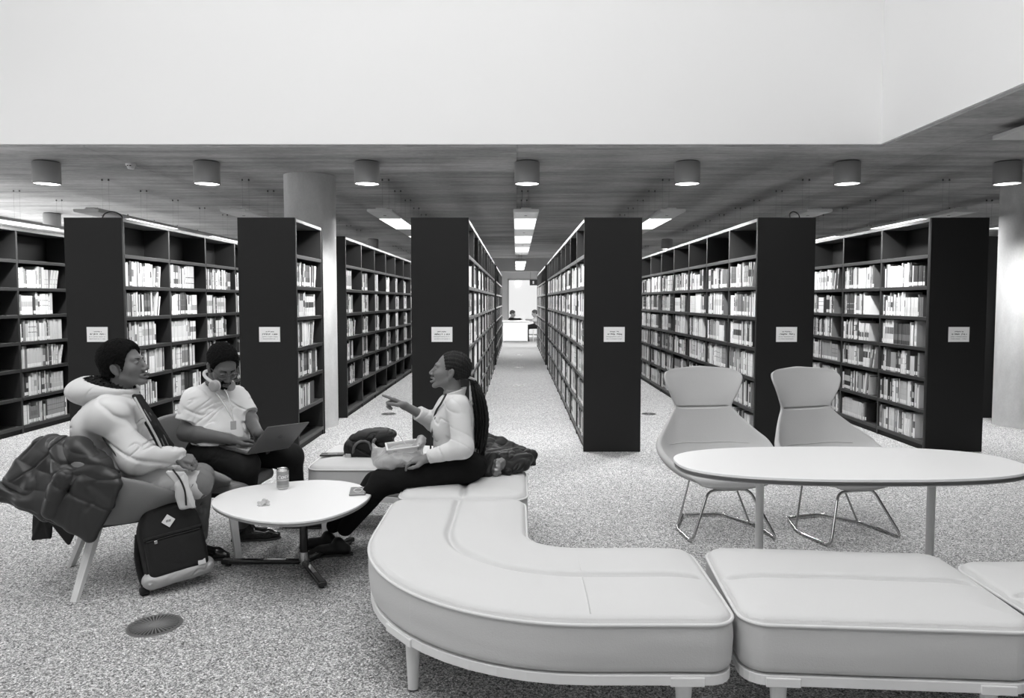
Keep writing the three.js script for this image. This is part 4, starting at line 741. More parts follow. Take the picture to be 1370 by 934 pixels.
  part('fur_lining', netMesh((x, y, z) => { const n = 0.010 * noise(x * 95, y * 95, z * 95) + 0.006 * noise(x * 200, y * 200, z * 200), back = smooth(0.02, -0.12, x - hc.x); return Math.max(Math.max(rimE(x, y, z) + 0.004, pl(x, y) - 0.012 - 0.014 * back) + n, -(neckHole(x, y, z) - 0.002), -(head(x, y, z) - 0.002), -pl(x, y) - 0.05); }, boundsOf([hc], 0.24), 0.005, 1.6), grey(0.006, 1), t, 'black fur lining of the hood');
  // open front: dark lining with paler stripes, zip and hem tape
  const lap = (a, b, r) => rod(a, b, r, r, 8);
  { const a = [P(208, 572, 3.60), P(180, 530, 3.66), P(187, 531, 3.69), P(205, 556, 3.66), P(229, 596, 3.66), P(222, 602, 3.63), P(214, 598, 3.60), P(196, 566, 3.605)], f = union(sheet(a, 0.011), 0.01), fw = folds(0.008, 14, 14, 14, 17); part('front_lining', netMesh((x, y, z) => f(x, y, z) + 0.5 * fw(x, y, z), boundsOf(a, 0.04), 0.006, 1.4), cloth(0.02), t, 'dark striped lining along the open front');
    for (const [o, v] of [[0, 0.45], [5.5, 0.16], [11, 0.14]]) part('lining_stripe', tube([P(180 + o * 0.5, 532, 3.642 + o * 0.003), P(197 + o * 0.9, 563, 3.588 + o * 0.003), P(208 + o, 583, 3.586 + o * 0.003), P(216 + o, 600, 3.588 + o * 0.004)], o ? 0.003 : 0.006, 24, 8), cloth(v), t); }
  part('zip_tape', tube([P(231, 628, 3.575), P(240, 640, 3.568), P(247, 656, 3.570), P(249, 676, 3.574)], 0.0045, 24, 8), grey(0.012, 0.6), t);
  part('seam_tape', tube([P(127, 566, 3.575), P(142, 592, 3.535), P(156, 610, 3.50), P(168, 625, 3.50)], 0.004, 24, 8), grey(0.02, 0.7), t);
  // jeans
  const jw = folds(0.006, 10, 14, 10, 21), jm = cloth(0.19);
  const jeans = union([cone(J.hipR, J.knR, 0.095, 0.083), cone(J.hipL, J.knL, 0.095, 0.080), cone(J.knR, J.anR, 0.070, 0.056), cone(J.knL, J.anL, 0.074, 0.060)], 0.03), hemY = 0.10;
  part('jeans', netMesh((x, y, z) => Math.max(jeans(x, y, z) + jw(x, y, z), hemY - y), boundsOf([J.hipR, J.hipL, J.knR, J.knL, J.anR, J.anL], 0.12), 0.009, 1.3), jm, t);
  const leather = grey(0.012, 0.25, { clearcoat: 0.4, clearcoatRoughness: 0.25 });
  const floorAt = (p) => V(p.x, 0, p.z);
  shoe(floorAt(J.anL).add(V(-0.05, 0, 0.01)), floorAt(J.anL).add(V(0.21, 0, 0.035)), 0, t, leather); shoe(floorAt(J.anR).add(V(-0.07, 0, 0)), floorAt(J.anR).add(V(0.19, 0, 0.0)), 0, t, leather);
}

// ---- man with the laptop
const LAP = {};
{
  const t = thing('person', 'man in a white short-sleeved shirt and glasses typing on a laptop', 'person', [0, 0, 0], 0);
  const J = { neck: P(288, 519, 4.33), chest: P(284, 550, 4.33), belly: P(288, 588, 4.28), pelvis: P(286, 600, 4.34), shR: P(262, 535, 4.25), shL: P(316, 532, 4.44), elR: P(249, 579, 4.20), wrR: P(308, 588, 4.09), elL: P(334, 562, 4.38), wrL: P(345, 579, 4.24), hipR: P(280, 604, 4.24), hipL: P(300, 601, 4.44), knR: P(329, 622, 4.10), knL: P(388, 611, 4.42), anR: P(327, 707, 4.27), anL: P(399, 702, 4.52) };
  const ho = P(298, 490, 4.25), fw = V(0.60, -0.52, 0.66).normalize(), hq = frameFrom(fw, V(0.30, 0.85, 0.35)), hs = 0.98;
  const head = localField(ho, hq, hs, headShape({ mouth: 0.001 })), neck = cone(V(-0.03, -0.06, 0).multiplyScalar(hs).applyQuaternion(hq).add(ho), J.neck.clone().add(V(0, -0.02, 0)), 0.053, 0.065), headAll = (x, y, z) => smin(head(x, y, z), neck(x, y, z), 0.025);
  const skinM = skin(0.12);
  const core = union([cone(J.neck, J.chest, 0.07, 0.12), cone(J.chest, J.belly, 0.13, 0.13), cone(J.shR, J.shL, 0.06, 0.06), cone(J.shR, J.elR, 0.054, 0.048), cone(J.elR, J.elR.clone().lerp(J.wrR, 0.3), 0.047, 0.046), cone(J.elR.clone().lerp(J.wrR, 0.3), J.wrR, 0.046, 0.030), cone(J.shL, J.elL, 0.054, 0.046), cone(J.elL, J.wrL, 0.045, 0.030), cone(J.hipR, J.knR, 0.075, 0.055), cone(J.hipL, J.knL, 0.075, 0.055), cone(J.knR, J.anR, 0.05, 0.036), cone(J.knL, J.anL, 0.05, 0.036)], 0.03);
  // laptop on the thighs
  const hl = P(330.5, 607, 4.02), hr = P(387, 598, 4.30), across = hr.clone().sub(hl), wL = across.length(), ax = across.clone().normalize(), frontL = P(296, 594, 4.14);
  let depth = frontL.clone().sub(hl); depth.addScaledVector(ax, -depth.dot(ax)); depth.y = clamp(depth.y, -0.005, 0.02); const dd = depth.clone().normalize(); const up = ax.clone().cross(dd).normalize(); if (up.y < 0) up.negate();
  const L = thing('laptop', 'open dark grey laptop on the lap of the man in glasses', 'laptop', [0, 0, 0]);
  const basis = new THREE.Matrix4().makeBasis(ax, up, ax.clone().cross(up).normalize()); const zdir = V(0, 0, 1).applyMatrix4(new THREE.Matrix4().extractRotation(basis)); const flip = zdir.dot(dd) < 0 ? -1 : 1;
  const put = (g) => { g.applyMatrix4(basis); g.translate(hl.x, hl.y, hl.z); return g; };
  const D = 0.245, body = grey(0.10, 0.4, { metalness: 0.3 });
  const zb = (a, b) => flip > 0 ? [a, b] : [-b, -a];
  part('keyboard_deck', put(rbox(0, wL, -0.009, 0.007, ...zb(0, D), 0.005)), body, L);
  const keyM = grey(0.3, 0.5), keyG = new RoundedBoxGeometry(0.0165, 0.003, 0.0165, 1, 0.001);
  const pitch = (wL - 0.03) / 14; for (let r = 0; r < 5; r++) for (let c = 0; c < 14; c++) { const k = part('key', keyG, keyM, L); const g = V(0.024 + c * pitch, 0.0085, flip * (0.03 + r * 0.0205)); g.applyMatrix4(basis).add(hl); k.position.copy(g); k.quaternion.setFromRotationMatrix(basis); k.scale.x = pitch / 0.0195; }
  part('touchpad', put(rbox(wL / 2 - 0.055, wL / 2 + 0.055, 0.0065, 0.0078, ...zb(0.15, 0.225), 0.0005)), grey(0.14, 0.35), L);
  const tl = P(351.5, 573, 3.93), sv = tl.clone().sub(hl); sv.addScaledVector(ax, -sv.dot(ax)); const sh = 0.225, sd = sv.normalize(), sn = ax.clone().cross(sd).normalize();
  const sb = new THREE.Matrix4().makeBasis(ax, sd, sn), putS = (g) => { g.applyMatrix4(sb); g.translate(hl.x, hl.y, hl.z); return g; };
  const lid = part('lid', putS(rbox(0, wL, 0.004, sh, -0.004, 0.004, 0.004)), body, L);
  const inward = sn.dot(dd) > 0 ? 1 : -1; part('screen', putS(box(0.012, wL - 0.012, 0.02, sh - 0.012, inward > 0 ? 0.0041 : -0.0052, inward > 0 ? 0.0052 : -0.0041)), grey(0.03, 0.2), lid);
  part('emblem', putS(new THREE.TorusGeometry(0.014, 0.0012, 6, 24).scale(1, 1, 0.5).translate(wL / 2, sh * 0.55, -inward * 0.0043)), grey(0.02, 0.3), lid); part('emblem', putS(box(wL / 2 - 0.006, wL / 2 + 0.006, sh * 0.55 - 0.001, sh * 0.55 + 0.001, -inward * 0.005, -inward * 0.0038)), grey(0.02, 0.3), lid);
  part('hinge', putS(new THREE.CylinderGeometry(0.006, 0.006, wL * 0.8, 12).rotateZ(Math.PI / 2).translate(wL / 2, 0, 0)), body, L);
  const keysAt = (u, v) => hl.clone().addScaledVector(ax, u * wL).addScaledVector(dd, v).addScaledVector(up, 0.03);
  const tR = keysAt(0.42, 0.10), tL = keysAt(0.72, 0.12);
  const hR = fingers(J.wrR, tR.clone().sub(J.wrR).normalize().add(V(0, 0.12, 0)), V(0, -1, 0.05), -1, [[0.25, 0.5, 0.35], [0.3, 0.55, 0.4], [0.3, 0.6, 0.4], [0.35, 0.6, 0.4], 0.25], 0.98), hL = fingers(J.wrL, tL.clone().sub(J.wrL).normalize().add(V(0, 0.1, 0)), V(0, -1, 0.05), 1, [[0.25, 0.5, 0.4], [0.3, 0.55, 0.4], [0.3, 0.55, 0.4], [0.35, 0.6, 0.4], 0.25], 0.98);
  const armR = cone(J.elR.clone().lerp(J.wrR, 0.6), J.wrR, 0.040, 0.029), armL = cone(J.elL.clone().lerp(J.wrL, 0.5), J.wrL, 0.038, 0.029);
  part('body', bodyOf([netMesh(core, boundsOf(Object.values(J), 0.17), 0.010), netMesh(headAll, boundsOf([ho, J.neck], 0.17), 0.0038), netMesh((x, y, z) => smin(hR.field(x, y, z), armR(x, y, z), 0.02), boundsOf(hR.pts, 0.05), 0.0034), netMesh((x, y, z) => smin(hL.field(x, y, z), armL(x, y, z), 0.02), boundsOf(hL.pts, 0.05), 0.0034)]), skinM, t);
  eyes(ho, hq, hs, t, 0.5);
  const hm = grey(0.006, 0.9, { specularIntensity: 0.2 });
  part('hair', netMesh(localField(ho, hq, hs, hairCap(0.012, { line: 0.004 })), boundsOf([ho], 0.18), 0.0042), hm, t);
  part('eyebrows', bodyOf(browsOf(ho, hq, hs).map((f) => netMesh(f, boundsOf([ho], 0.15), 0.003))), hm, t);
  const hd = headShape({ mouth: 0.001 }), region = union([cone(V(0.10, -0.050, -0.026), V(0.10, -0.050, 0.026), 0.010, 0.010), ellipsoid(V(0.088, -0.108, 0), V(0.028, 0.022, 0.030)), cone(V(0.095, -0.055, 0.030), V(0.085, -0.10, 0.026), 0.008, 0.008), cone(V(0.095, -0.055, -0.030), V(0.085, -0.10, -0.026), 0.008, 0.008)], 0.008);
  part('beard', netMesh(localField(ho, hq, hs, (x, y, z) => Math.max(hd(x, y, z) - 0.0026, region(x, y, z))), boundsOf([ho], 0.16), 0.0032), hm, t);
  // glasses
  const gp = (x, y, z) => V(x, y, z).multiplyScalar(hs).applyQuaternion(hq).add(ho), rimM = grey(0.28, 0.2, { metalness: 0.8 });
  const gl = new THREE.Group(); gl.name = 'glasses'; t.add(gl); gl.userData.label = 'thin metal-framed glasses';
  for (const k of [-1, 1]) { const pts = []; for (let i = 0; i < 20; i++) { const a = i / 20 * Math.PI * 2; pts.push(gp(0.108 - 0.008 * Math.abs(Math.cos(a)) * (Math.cos(a) * k > 0 ? 1 : 0.2), 0.001 + 0.017 * Math.sign(Math.sin(a)) * Math.pow(Math.abs(Math.sin(a)), 0.8), k * 0.033 + 0.026 * Math.sign(Math.cos(a)) * Math.pow(Math.abs(Math.cos(a)), 0.8))); }
    part('rim', new THREE.TubeGeometry(new THREE.CatmullRomCurve3(pts, true), 48, 0.0013, 6, true), rimM, gl); part('temple', tube([gp(0.100, 0.010, k * 0.060), gp(0.05, 0.010, k * 0.076), gp(-0.005, 0.014, k * 0.081), gp(-0.025, 0.0, k * 0.079)], 0.0019, 20, 6), grey(0.03, 0.3), gl); }
  part('bridge', tube([gp(0.108, 0.004, -0.008), gp(0.114, 0.009, 0), gp(0.108, 0.004, 0.008)], 0.0018, 8, 6), rimM, gl);
  // shirt, with open collar and short sleeves
  const sw = folds(0.011, 6, 13, 6, 31);
  const q45 = new THREE.Quaternion().setFromAxisAngle(V(0, 1, 0), 0.55);
  const SB = union([ellipsoid(P(288, 548, 4.33), V(0.185, 0.125, 0.145), q45), ellipsoid(P(293, 574, 4.30), V(0.165, 0.125, 0.155), q45), ellipsoid(P(296, 592, 4.28), V(0.160, 0.085, 0.155), q45), cone(J.shR.clone().add(V(0.01, -0.015, 0)), J.shL.clone().add(V(-0.01, -0.015, 0)), 0.072, 0.070), cone(J.neck.clone().add(V(0, -0.02, 0)), J.chest, 0.075, 0.12)], 0.06);
  const slR = J.shR.clone().lerp(J.elR, 0.66), slL = J.shL.clone().lerp(J.elL, 0.78), SR = cone(J.shR, J.elR, 0.078, 0.080), SL = cone(J.shL, J.elL, 0.074, 0.074), dR = J.elR.clone().sub(J.shR).normalize(), dL = J.elL.clone().sub(J.shL).normalize();
  const shirt = (x, y, z) => { const w = sw(x, y, z); const a = Math.max(SR(x, y, z) + w * 0.5, (x - slR.x) * dR.x + (y - slR.y) * dR.y + (z - slR.z) * dR.z), b = Math.max(SL(x, y, z) + w * 0.5, (x - slL.x) * dL.x + (y - slL.y) * dL.y + (z - slL.z) * dL.z); let d = SB(x, y, z) + w; d = Math.min(smin(d, a, 0.03), smin(d, b, 0.03)); d = Math.max(d, P(290, 594, 4.2).y - y); return Math.max(d, -(neck(x, y, z) - 0.004)); };
  part('shirt', netMesh(shirt, boundsOf([P(235, 510, 4.1), P(345, 610, 4.6), P(290, 600, 4.08)], 0.06), 0.0062, 1.4), cloth(0.76), t, 'white short-sleeved shirt');
  { const cF = J.neck.clone(); for (const k of [-1, 1]) { const r = V(Math.cos(-0.85), 0, Math.sin(-0.85)), f2 = V(0.66, 0, 0.75), b0 = cF.clone().addScaledVector(r, 0.05 * k).addScaledVector(f2, -0.02).add(V(0, 0.022, 0)), b1 = cF.clone().addScaledVector(r, 0.022 * k).addScaledVector(f2, 0.07).add(V(0, -0.03, 0)), b2 = cF.clone().addScaledVector(r, 0.06 * k).addScaledVector(f2, 0.072).add(V(0, -0.07, 0)), b3 = cF.clone().addScaledVector(r, 0.078 * k).addScaledVector(f2, 0.0).add(V(0, -0.012, 0)); part('collar', netMesh(union(sheet([b0, b1, b2, b3], 0.006), 0.01), boundsOf([b0, b1, b2, b3], 0.03), 0.005), cloth(0.76), t); } }
  // trousers
  const tw = folds(0.006, 10, 14, 10, 41), TR = union([ellipsoid(P(288, 602, 4.34), V(0.18, 0.10, 0.18), q45), cone(J.hipR, J.knR, 0.098, 0.078), cone(J.hipL, J.knL, 0.098, 0.078), cone(J.knR, J.anR, 0.074, 0.05), cone(J.knL, J.anL, 0.074, 0.05)], 0.035);
  part('trousers', netMesh((x, y, z) => Math.max(TR(x, y, z) + tw(x, y, z), 0.16 - y, y - P(290, 588, 4.2).y - 0.02), boundsOf([J.hipR, J.hipL, J.knR, J.knL, J.anR, J.anL], 0.14), 0.009, 1.3), cloth(0.018), t, 'black trousers');
  for (const a of [J.anR, J.anL]) part('sock', new THREE.CylinderGeometry(0.040, 0.036, 0.11, 16).translate(a.x, 0.12, a.z), cloth(0.01), t);
  const leather = grey(0.02, 0.22, { clearcoat: 0.5, clearcoatRoughness: 0.2 }), fl = (p) => V(p.x, 0, p.z);
  shoe(fl(J.anR).add(V(-0.06, 0, 0.02)), fl(J.anR).add(V(0.215, 0, -0.03)), 0, t, leather); shoe(fl(J.anL).add(V(-0.09, 0, 0.0)), fl(J.anL).add(V(0.17, 0, 0.02)), 0, t, leather);
  // lanyard
  const front = V(0.66, 0, 0.75), ly = grey(0.5, 0.7), badge = P(312.5, 563, 4.06);
  for (const k of [-1, 1]) part('lanyard', tube([J.neck.clone().add(V(0.045 * k, 0.01, 0.02)), P(k < 0 ? 290 : 304, 527, 4.155), P(k < 0 ? 302 : 309, 545, 4.10), badge], 0.0038, 24, 6), ly, t, 'pale lanyard with badge');
  part('badge', rbox(-0.016, 0.016, -0.05, 0, -0.003, 0.003, 0.003).rotateY(0.7).translate(badge.x, badge.y, badge.z + 0.004), grey(0.4, 0.4), t);
  // headphones resting round the neck
  const hp = thing('headphones', 'pale over-ear headphones hung round the neck of the laptop man', 'headphones', [0, 0, 0]);
  const cupR = P(286.5, 516.5, 4.155), cupL = P(308, 516, 4.26), hm2 = grey(0.62, 0.4);
  part('headband', tube([cupR.clone().add(V(-0.02, 0.02, -0.02)), P(274.5, 504, 4.21), P(275, 497, 4.32), P(287, 497, 4.42), P(302, 504, 4.39), P(309, 512, 4.31)], 0.0095, 48, 10), hm2, hp);
  for (const [c, nx] of [[cupR, V(-0.35, -0.05, 0.93)], [cupL, V(0.9, 0.1, 0.35)]]) { const q = new THREE.Quaternion().setFromUnitVectors(V(0, 1, 0), nx.normalize()); const cu = part('ear_cup', new THREE.LatheGeometry([[0.001, 0.016], [0.022, 0.016], [0.031, 0.012], [0.034, 0.0], [0.032, -0.010], [0.001, -0.010]].map((e) => new THREE.Vector2(...e)), 28).applyQuaternion(q).translate(c.x, c.y, c.z), grey(0.36, 0.35), hp); part('ear_pad', new THREE.TorusGeometry(0.024, 0.010, 10, 28).rotateX(Math.PI / 2).translate(0, -0.014, 0).applyQuaternion(q).translate(c.x, c.y, c.z), hm2, cu); }
}

// ---- pointing woman
{
  const t = thing('person', 'woman with long braids pointing, seated on the sofa in a pale jacket', 'person', [0, 0, 0], 0);
  const J = { neck: P(606, 527, 4.0), chest: P(609, 562, 4.0), waist: P(612, 598, 4.0), pelvis: P(622, 619, 4.0), shL: P(613, 543, 3.84), shR: P(599, 541, 4.15), elL: P(619, 599, 3.77), wrL: P(572, 613, 3.80), elR: P(583, 566, 4.24), wrR: P(542, 543, 4.12), hipL: P(618, 624, 3.90), hipR: P(618, 622, 4.10), knL: P(512, 645, 3.84), knR: P(503, 648, 4.02), anL: P(462, 707, 4.02), anR: P(447, 703, 4.12) };
  const ho = P(602, 496.5, 4.0), hq = frameFrom(V(-1, 0.16, 0.05), V(0.16, 1, 0)), hs = 0.88;
  const head = localField(ho, hq, hs, headShape({ mouth: 0.010, wide: 0.96 })), neck = cone(V(-0.025, -0.06, 0).multiplyScalar(hs).applyQuaternion(hq).add(ho), J.neck.clone().add(V(0, -0.03, 0)), 0.043, 0.052), headAll = (x, y, z) => smin(head(x, y, z), neck(x, y, z), 0.025);
  const skinM = skin(0.2);
  const core = union([cone(J.neck, J.chest, 0.055, 0.09), cone(J.chest, J.waist, 0.095, 0.085), cone(J.waist, J.pelvis, 0.085, 0.11), cone(J.shL, J.shR, 0.045, 0.045), cone(J.shL, J.elL, 0.040, 0.034), cone(J.elL, J.wrL, 0.034, 0.022), cone(J.shR, J.elR, 0.040, 0.034), cone(J.elR, J.wrR, 0.035, 0.023), cone(J.hipL, J.knL, 0.075, 0.05), cone(J.hipR, J.knR, 0.075, 0.05), cone(J.knL, J.anL, 0.048, 0.034), cone(J.knR, J.anR, 0.048, 0.034)], 0.03);
  const tip = P(508, 528.5, 4.08);
  const hR = fingers(J.wrR, tip.clone().sub(J.wrR), V(-0.25, -0.85, 0.45), 1, [[0.02, 0.04, 0.03], [0.9, 1.1, 0.7], [1.0, 1.2, 0.7], [1.0, 1.2, 0.7], 0.6], 0.90, { spread: 0.5 }), hL = fingers(J.wrL, V(-1, -0.18, -0.15), V(0, -1, -0.2), 1, [0.45, 0.5, 0.5, 0.5, 0.3], 0.88);
  const armR = cone(J.elR.clone().lerp(J.wrR, 0.3), J.wrR, 0.031, 0.022), armL = cone(J.elL.clone().lerp(J.wrL, 0.6), J.wrL, 0.028, 0.022);
  part('body', bodyOf([netMesh(core, boundsOf(Object.values(J), 0.14), 0.011), netMesh(headAll, boundsOf([ho, J.neck], 0.15), 0.0035), netMesh((x, y, z) => smin(hR.field(x, y, z), armR(x, y, z), 0.018), boundsOf([...hR.pts, J.elR.clone().lerp(J.wrR, 0.5)], 0.05), 0.003), netMesh((x, y, z) => smin(hL.field(x, y, z), armL(x, y, z), 0.018), boundsOf(hL.pts, 0.05), 0.0032)]), skinM, t);
  eyes(ho, hq, hs, t, 0.8);
  const hm = grey(0.012, 0.6, { specularIntensity: 0.5 });
  const cap = ellipsoid(V(-0.026, 0.043, 0), V(0.105, 0.088, 0.078)), back = ellipsoid(V(-0.07, -0.005, 0), V(0.062, 0.062, 0.062)), mask = ellipsoid(V(0.108, -0.010, 0), V(0.092, 0.126, 0.14)), earHole = ellipsoid(V(0.0, -0.014, 0.085), V(0.026, 0.034, 0.05));
  const braid = (x, y, zz) => { const z = Math.abs(zz); let d = smin(cap(x, y, z), back(x, y, z), 0.02); d = smax(d, -mask(x, y, z), 0.01); d = smax(d, -earHole(x, y, z), 0.006); d = Math.max(d, -0.058 - y - 0.3 * x); const a = Math.atan2(y + 0.02 - 0.1 * (x + 0.1), zz), l = Math.hypot(y, zz); return d - 0.0032 * Math.abs(Math.sin(a * 15)) - 0.0012 * Math.sin(x * 420 + Math.floor(a * 15 / Math.PI) * 1.7); };
  part('braided_hair', netMesh(localField(ho, hq, hs, braid), boundsOf([ho], 0.16), 0.0028, 1.4), hm, t, 'cornrow braids drawn back');
  const r = rng(77), tie = P(631, 507, 4.0), strands = [];
  for (let i = 0; i < 46; i++) {
    const a = r() * Math.PI * 2, m = Math.sqrt(r()), sx = Math.cos(a) * m, sz = Math.sin(a) * m, len = 0.82 + 0.22 * r(), end = P(640 + 9 * sx + 6 * (r() - 0.5), lerp(540, 612, len), 4.0 + 0.045 * sz);
    const pts = [P(622 + 3 * sx, 502 + 5 * sz, 4.0 + 0.02 * sz), tie.clone().add(V(0.014 * sx, 0, 0.016 * sz)), P(640 + 9 * sx, 528, 4.0 + 0.040 * sz), P(645 + 11 * sx, 560, 4.0 + 0.05 * sz), P(643 + 10 * sx + 2 * r(), 585, 4.0 + 0.05 * sz), end];
    const c = new THREE.CatmullRomCurve3(pts, false, 'centripetal'), g = new THREE.TubeGeometry(c, 70, 0.0046, 6), p = g.attributes.position;
    for (let k = 0; k <= 70; k++) { const q = c.getPointAt(k / 70), sc = 1 + 0.28 * Math.sin(k * 1.35 + i); for (let j = 0; j <= 6; j++) { const e = k * 7 + j; p.setXYZ(e, q.x + (p.getX(e) - q.x) * sc, q.y + (p.getY(e) - q.y) * sc, q.z + (p.getZ(e) - q.z) * sc); } }
    g.computeVertexNormals(); strands.push(g);
  }
  part('ponytail', merge(strands), hm, t, 'long black braids tied at the back');
  part('hair_tie', new THREE.TorusGeometry(0.018, 0.007, 8, 24).rotateX(Math.PI / 2 - 0.3).rotateZ(-0.4).translate(tie.x, tie.y, tie.z), grey(0.45, 0.7), t, 'pale hair tie');
  part('eyebrows', bodyOf(browsOf(ho, hq, hs).map((f) => netMesh(f, boundsOf([ho], 0.15), 0.003))), hm, t);
  // jacket
  const jw = folds(0.009, 7, 14, 7, 51), TB = union([ellipsoid(P(607, 556, 4.0), V(0.112, 0.115, 0.165)), ellipsoid(P(609, 585, 4.0), V(0.110, 0.115, 0.150)), ellipsoid(P(607, 606, 4.0), V(0.118, 0.085, 0.165)), cone(J.shL.clone().add(V(0, -0.012, 0)), J.shR.clone().add(V(0, -0.012, 0)), 0.058, 0.058), cone(J.neck.clone().add(V(0.01, -0.055, 0)), J.chest, 0.055, 0.09), cone(P(596, 572, 3.93), P(592, 574, 4.07), 0.065, 0.065)], 0.05);
  const SL1 = union([cone(J.shL, J.elL, 0.060, 0.054), cone(J.elL, J.wrL, 0.054, 0.037)], 0.03), SR1 = union([cone(J.shR, J.elR, 0.060, 0.054), cone(J.elR, J.elR.clone().lerp(J.wrR, 0.62), 0.052, 0.043)], 0.03);
  const c2 = J.elR.clone().lerp(J.wrR, 0.60), d2 = J.wrR.clone().sub(J.elR).normalize(), c1 = J.wrL.clone().lerp(J.elL, 0.04), d1 = J.wrL.clone().sub(J.elL).normalize(), hemY = P(600, 620, 3.86).y;
  const jacket = (x, y, z) => { const w = jw(x, y, z); const a = Math.max(SL1(x, y, z) + w * 0.6, (x - c1.x) * d1.x + (y - c1.y) * d1.y + (z - c1.z) * d1.z), b = Math.max(SR1(x, y, z) + w * 0.7, (x - c2.x) * d2.x + (y - c2.y) * d2.y + (z - c2.z) * d2.z); let d = Math.max(TB(x, y, z) + w, hemY - y + 0.1 * (x + 0.3)); d = Math.min(smin(d, a, 0.02), smin(d, b, 0.02)); return Math.max(d, -(neck(x, y, z) - 0.002)); };
  const jm = cloth(0.68); part('jacket', netMesh(jacket, boundsOf([P(550, 515, 3.75), P(640, 625, 3.7), P(560, 560, 4.35)], 0.06), 0.0055, 1.4), jm, t, 'pale fitted jacket');
  { const c = J.neck.clone().add(V(0.004, -0.006, 0)), f = (x, y, z) => { const dx = x - c.x - (y - c.y) * 0.25, dz = z - c.z, r = Math.hypot(dx, dz), w = Math.abs(r - 0.056) - 0.004, h = Math.abs(y - c.y - 0.35 * dx) - 0.022; return Math.max(Math.hypot(Math.max(w, 0), Math.max(h, 0)) - 0.003, -dx - 0.045 + 0.0 * dz); }; part('collar', netMesh(f, boundsOf([c], 0.1), 0.005), jm, t); }
  part('neckline_trim', tube([P(597, 527, 3.885), P(590, 540, 3.87), P(584, 549, 3.895), P(580, 562, 3.93)], 0.006, 20, 6), grey(0.02, 0.6), t, 'dark patterned top at the neckline');
  part('front_edge', tube([P(583, 558, 3.90), P(577, 585, 3.91), P(576, 605, 3.91)], 0.0055, 20, 6), grey(0.03, 0.6), t);
  const tw = folds(0.004, 10, 14, 10, 61), TR = union([ellipsoid(P(622, 622, 4.0), V(0.13, 0.095, 0.175)), cone(J.hipL, J.knL, 0.098, 0.070), cone(J.hipR, J.knR, 0.098, 0.070), cone(J.knL, J.anL, 0.066, 0.044), cone(J.knR, J.anR, 0.066, 0.044)], 0.03);
  part('trousers', netMesh((x, y, z) => Math.max(TR(x, y, z) + tw(x, y, z), 0.445 - y - (x > -0.6 ? 0 : 1) - 0.0), boundsOf([J.hipL, J.hipR, J.pelvis, J.knL, J.knR, J.anL, J.anR], 0.14), 0.009, 1.3), cloth(0.010), t, 'black trousers');
  const bt = grey(0.012, 0.5), fl = (p) => V(p.x, 0, p.z);
  shoe(fl(J.anL).add(V(0.03, 0, 0)), fl(J.anL).add(V(-0.21, 0, 0.03)), 0, t, bt); shoe(fl(J.anR).add(V(0.03, 0, 0)), fl(J.anR).add(V(-0.21, 0, 0)), 0, t, bt);
}
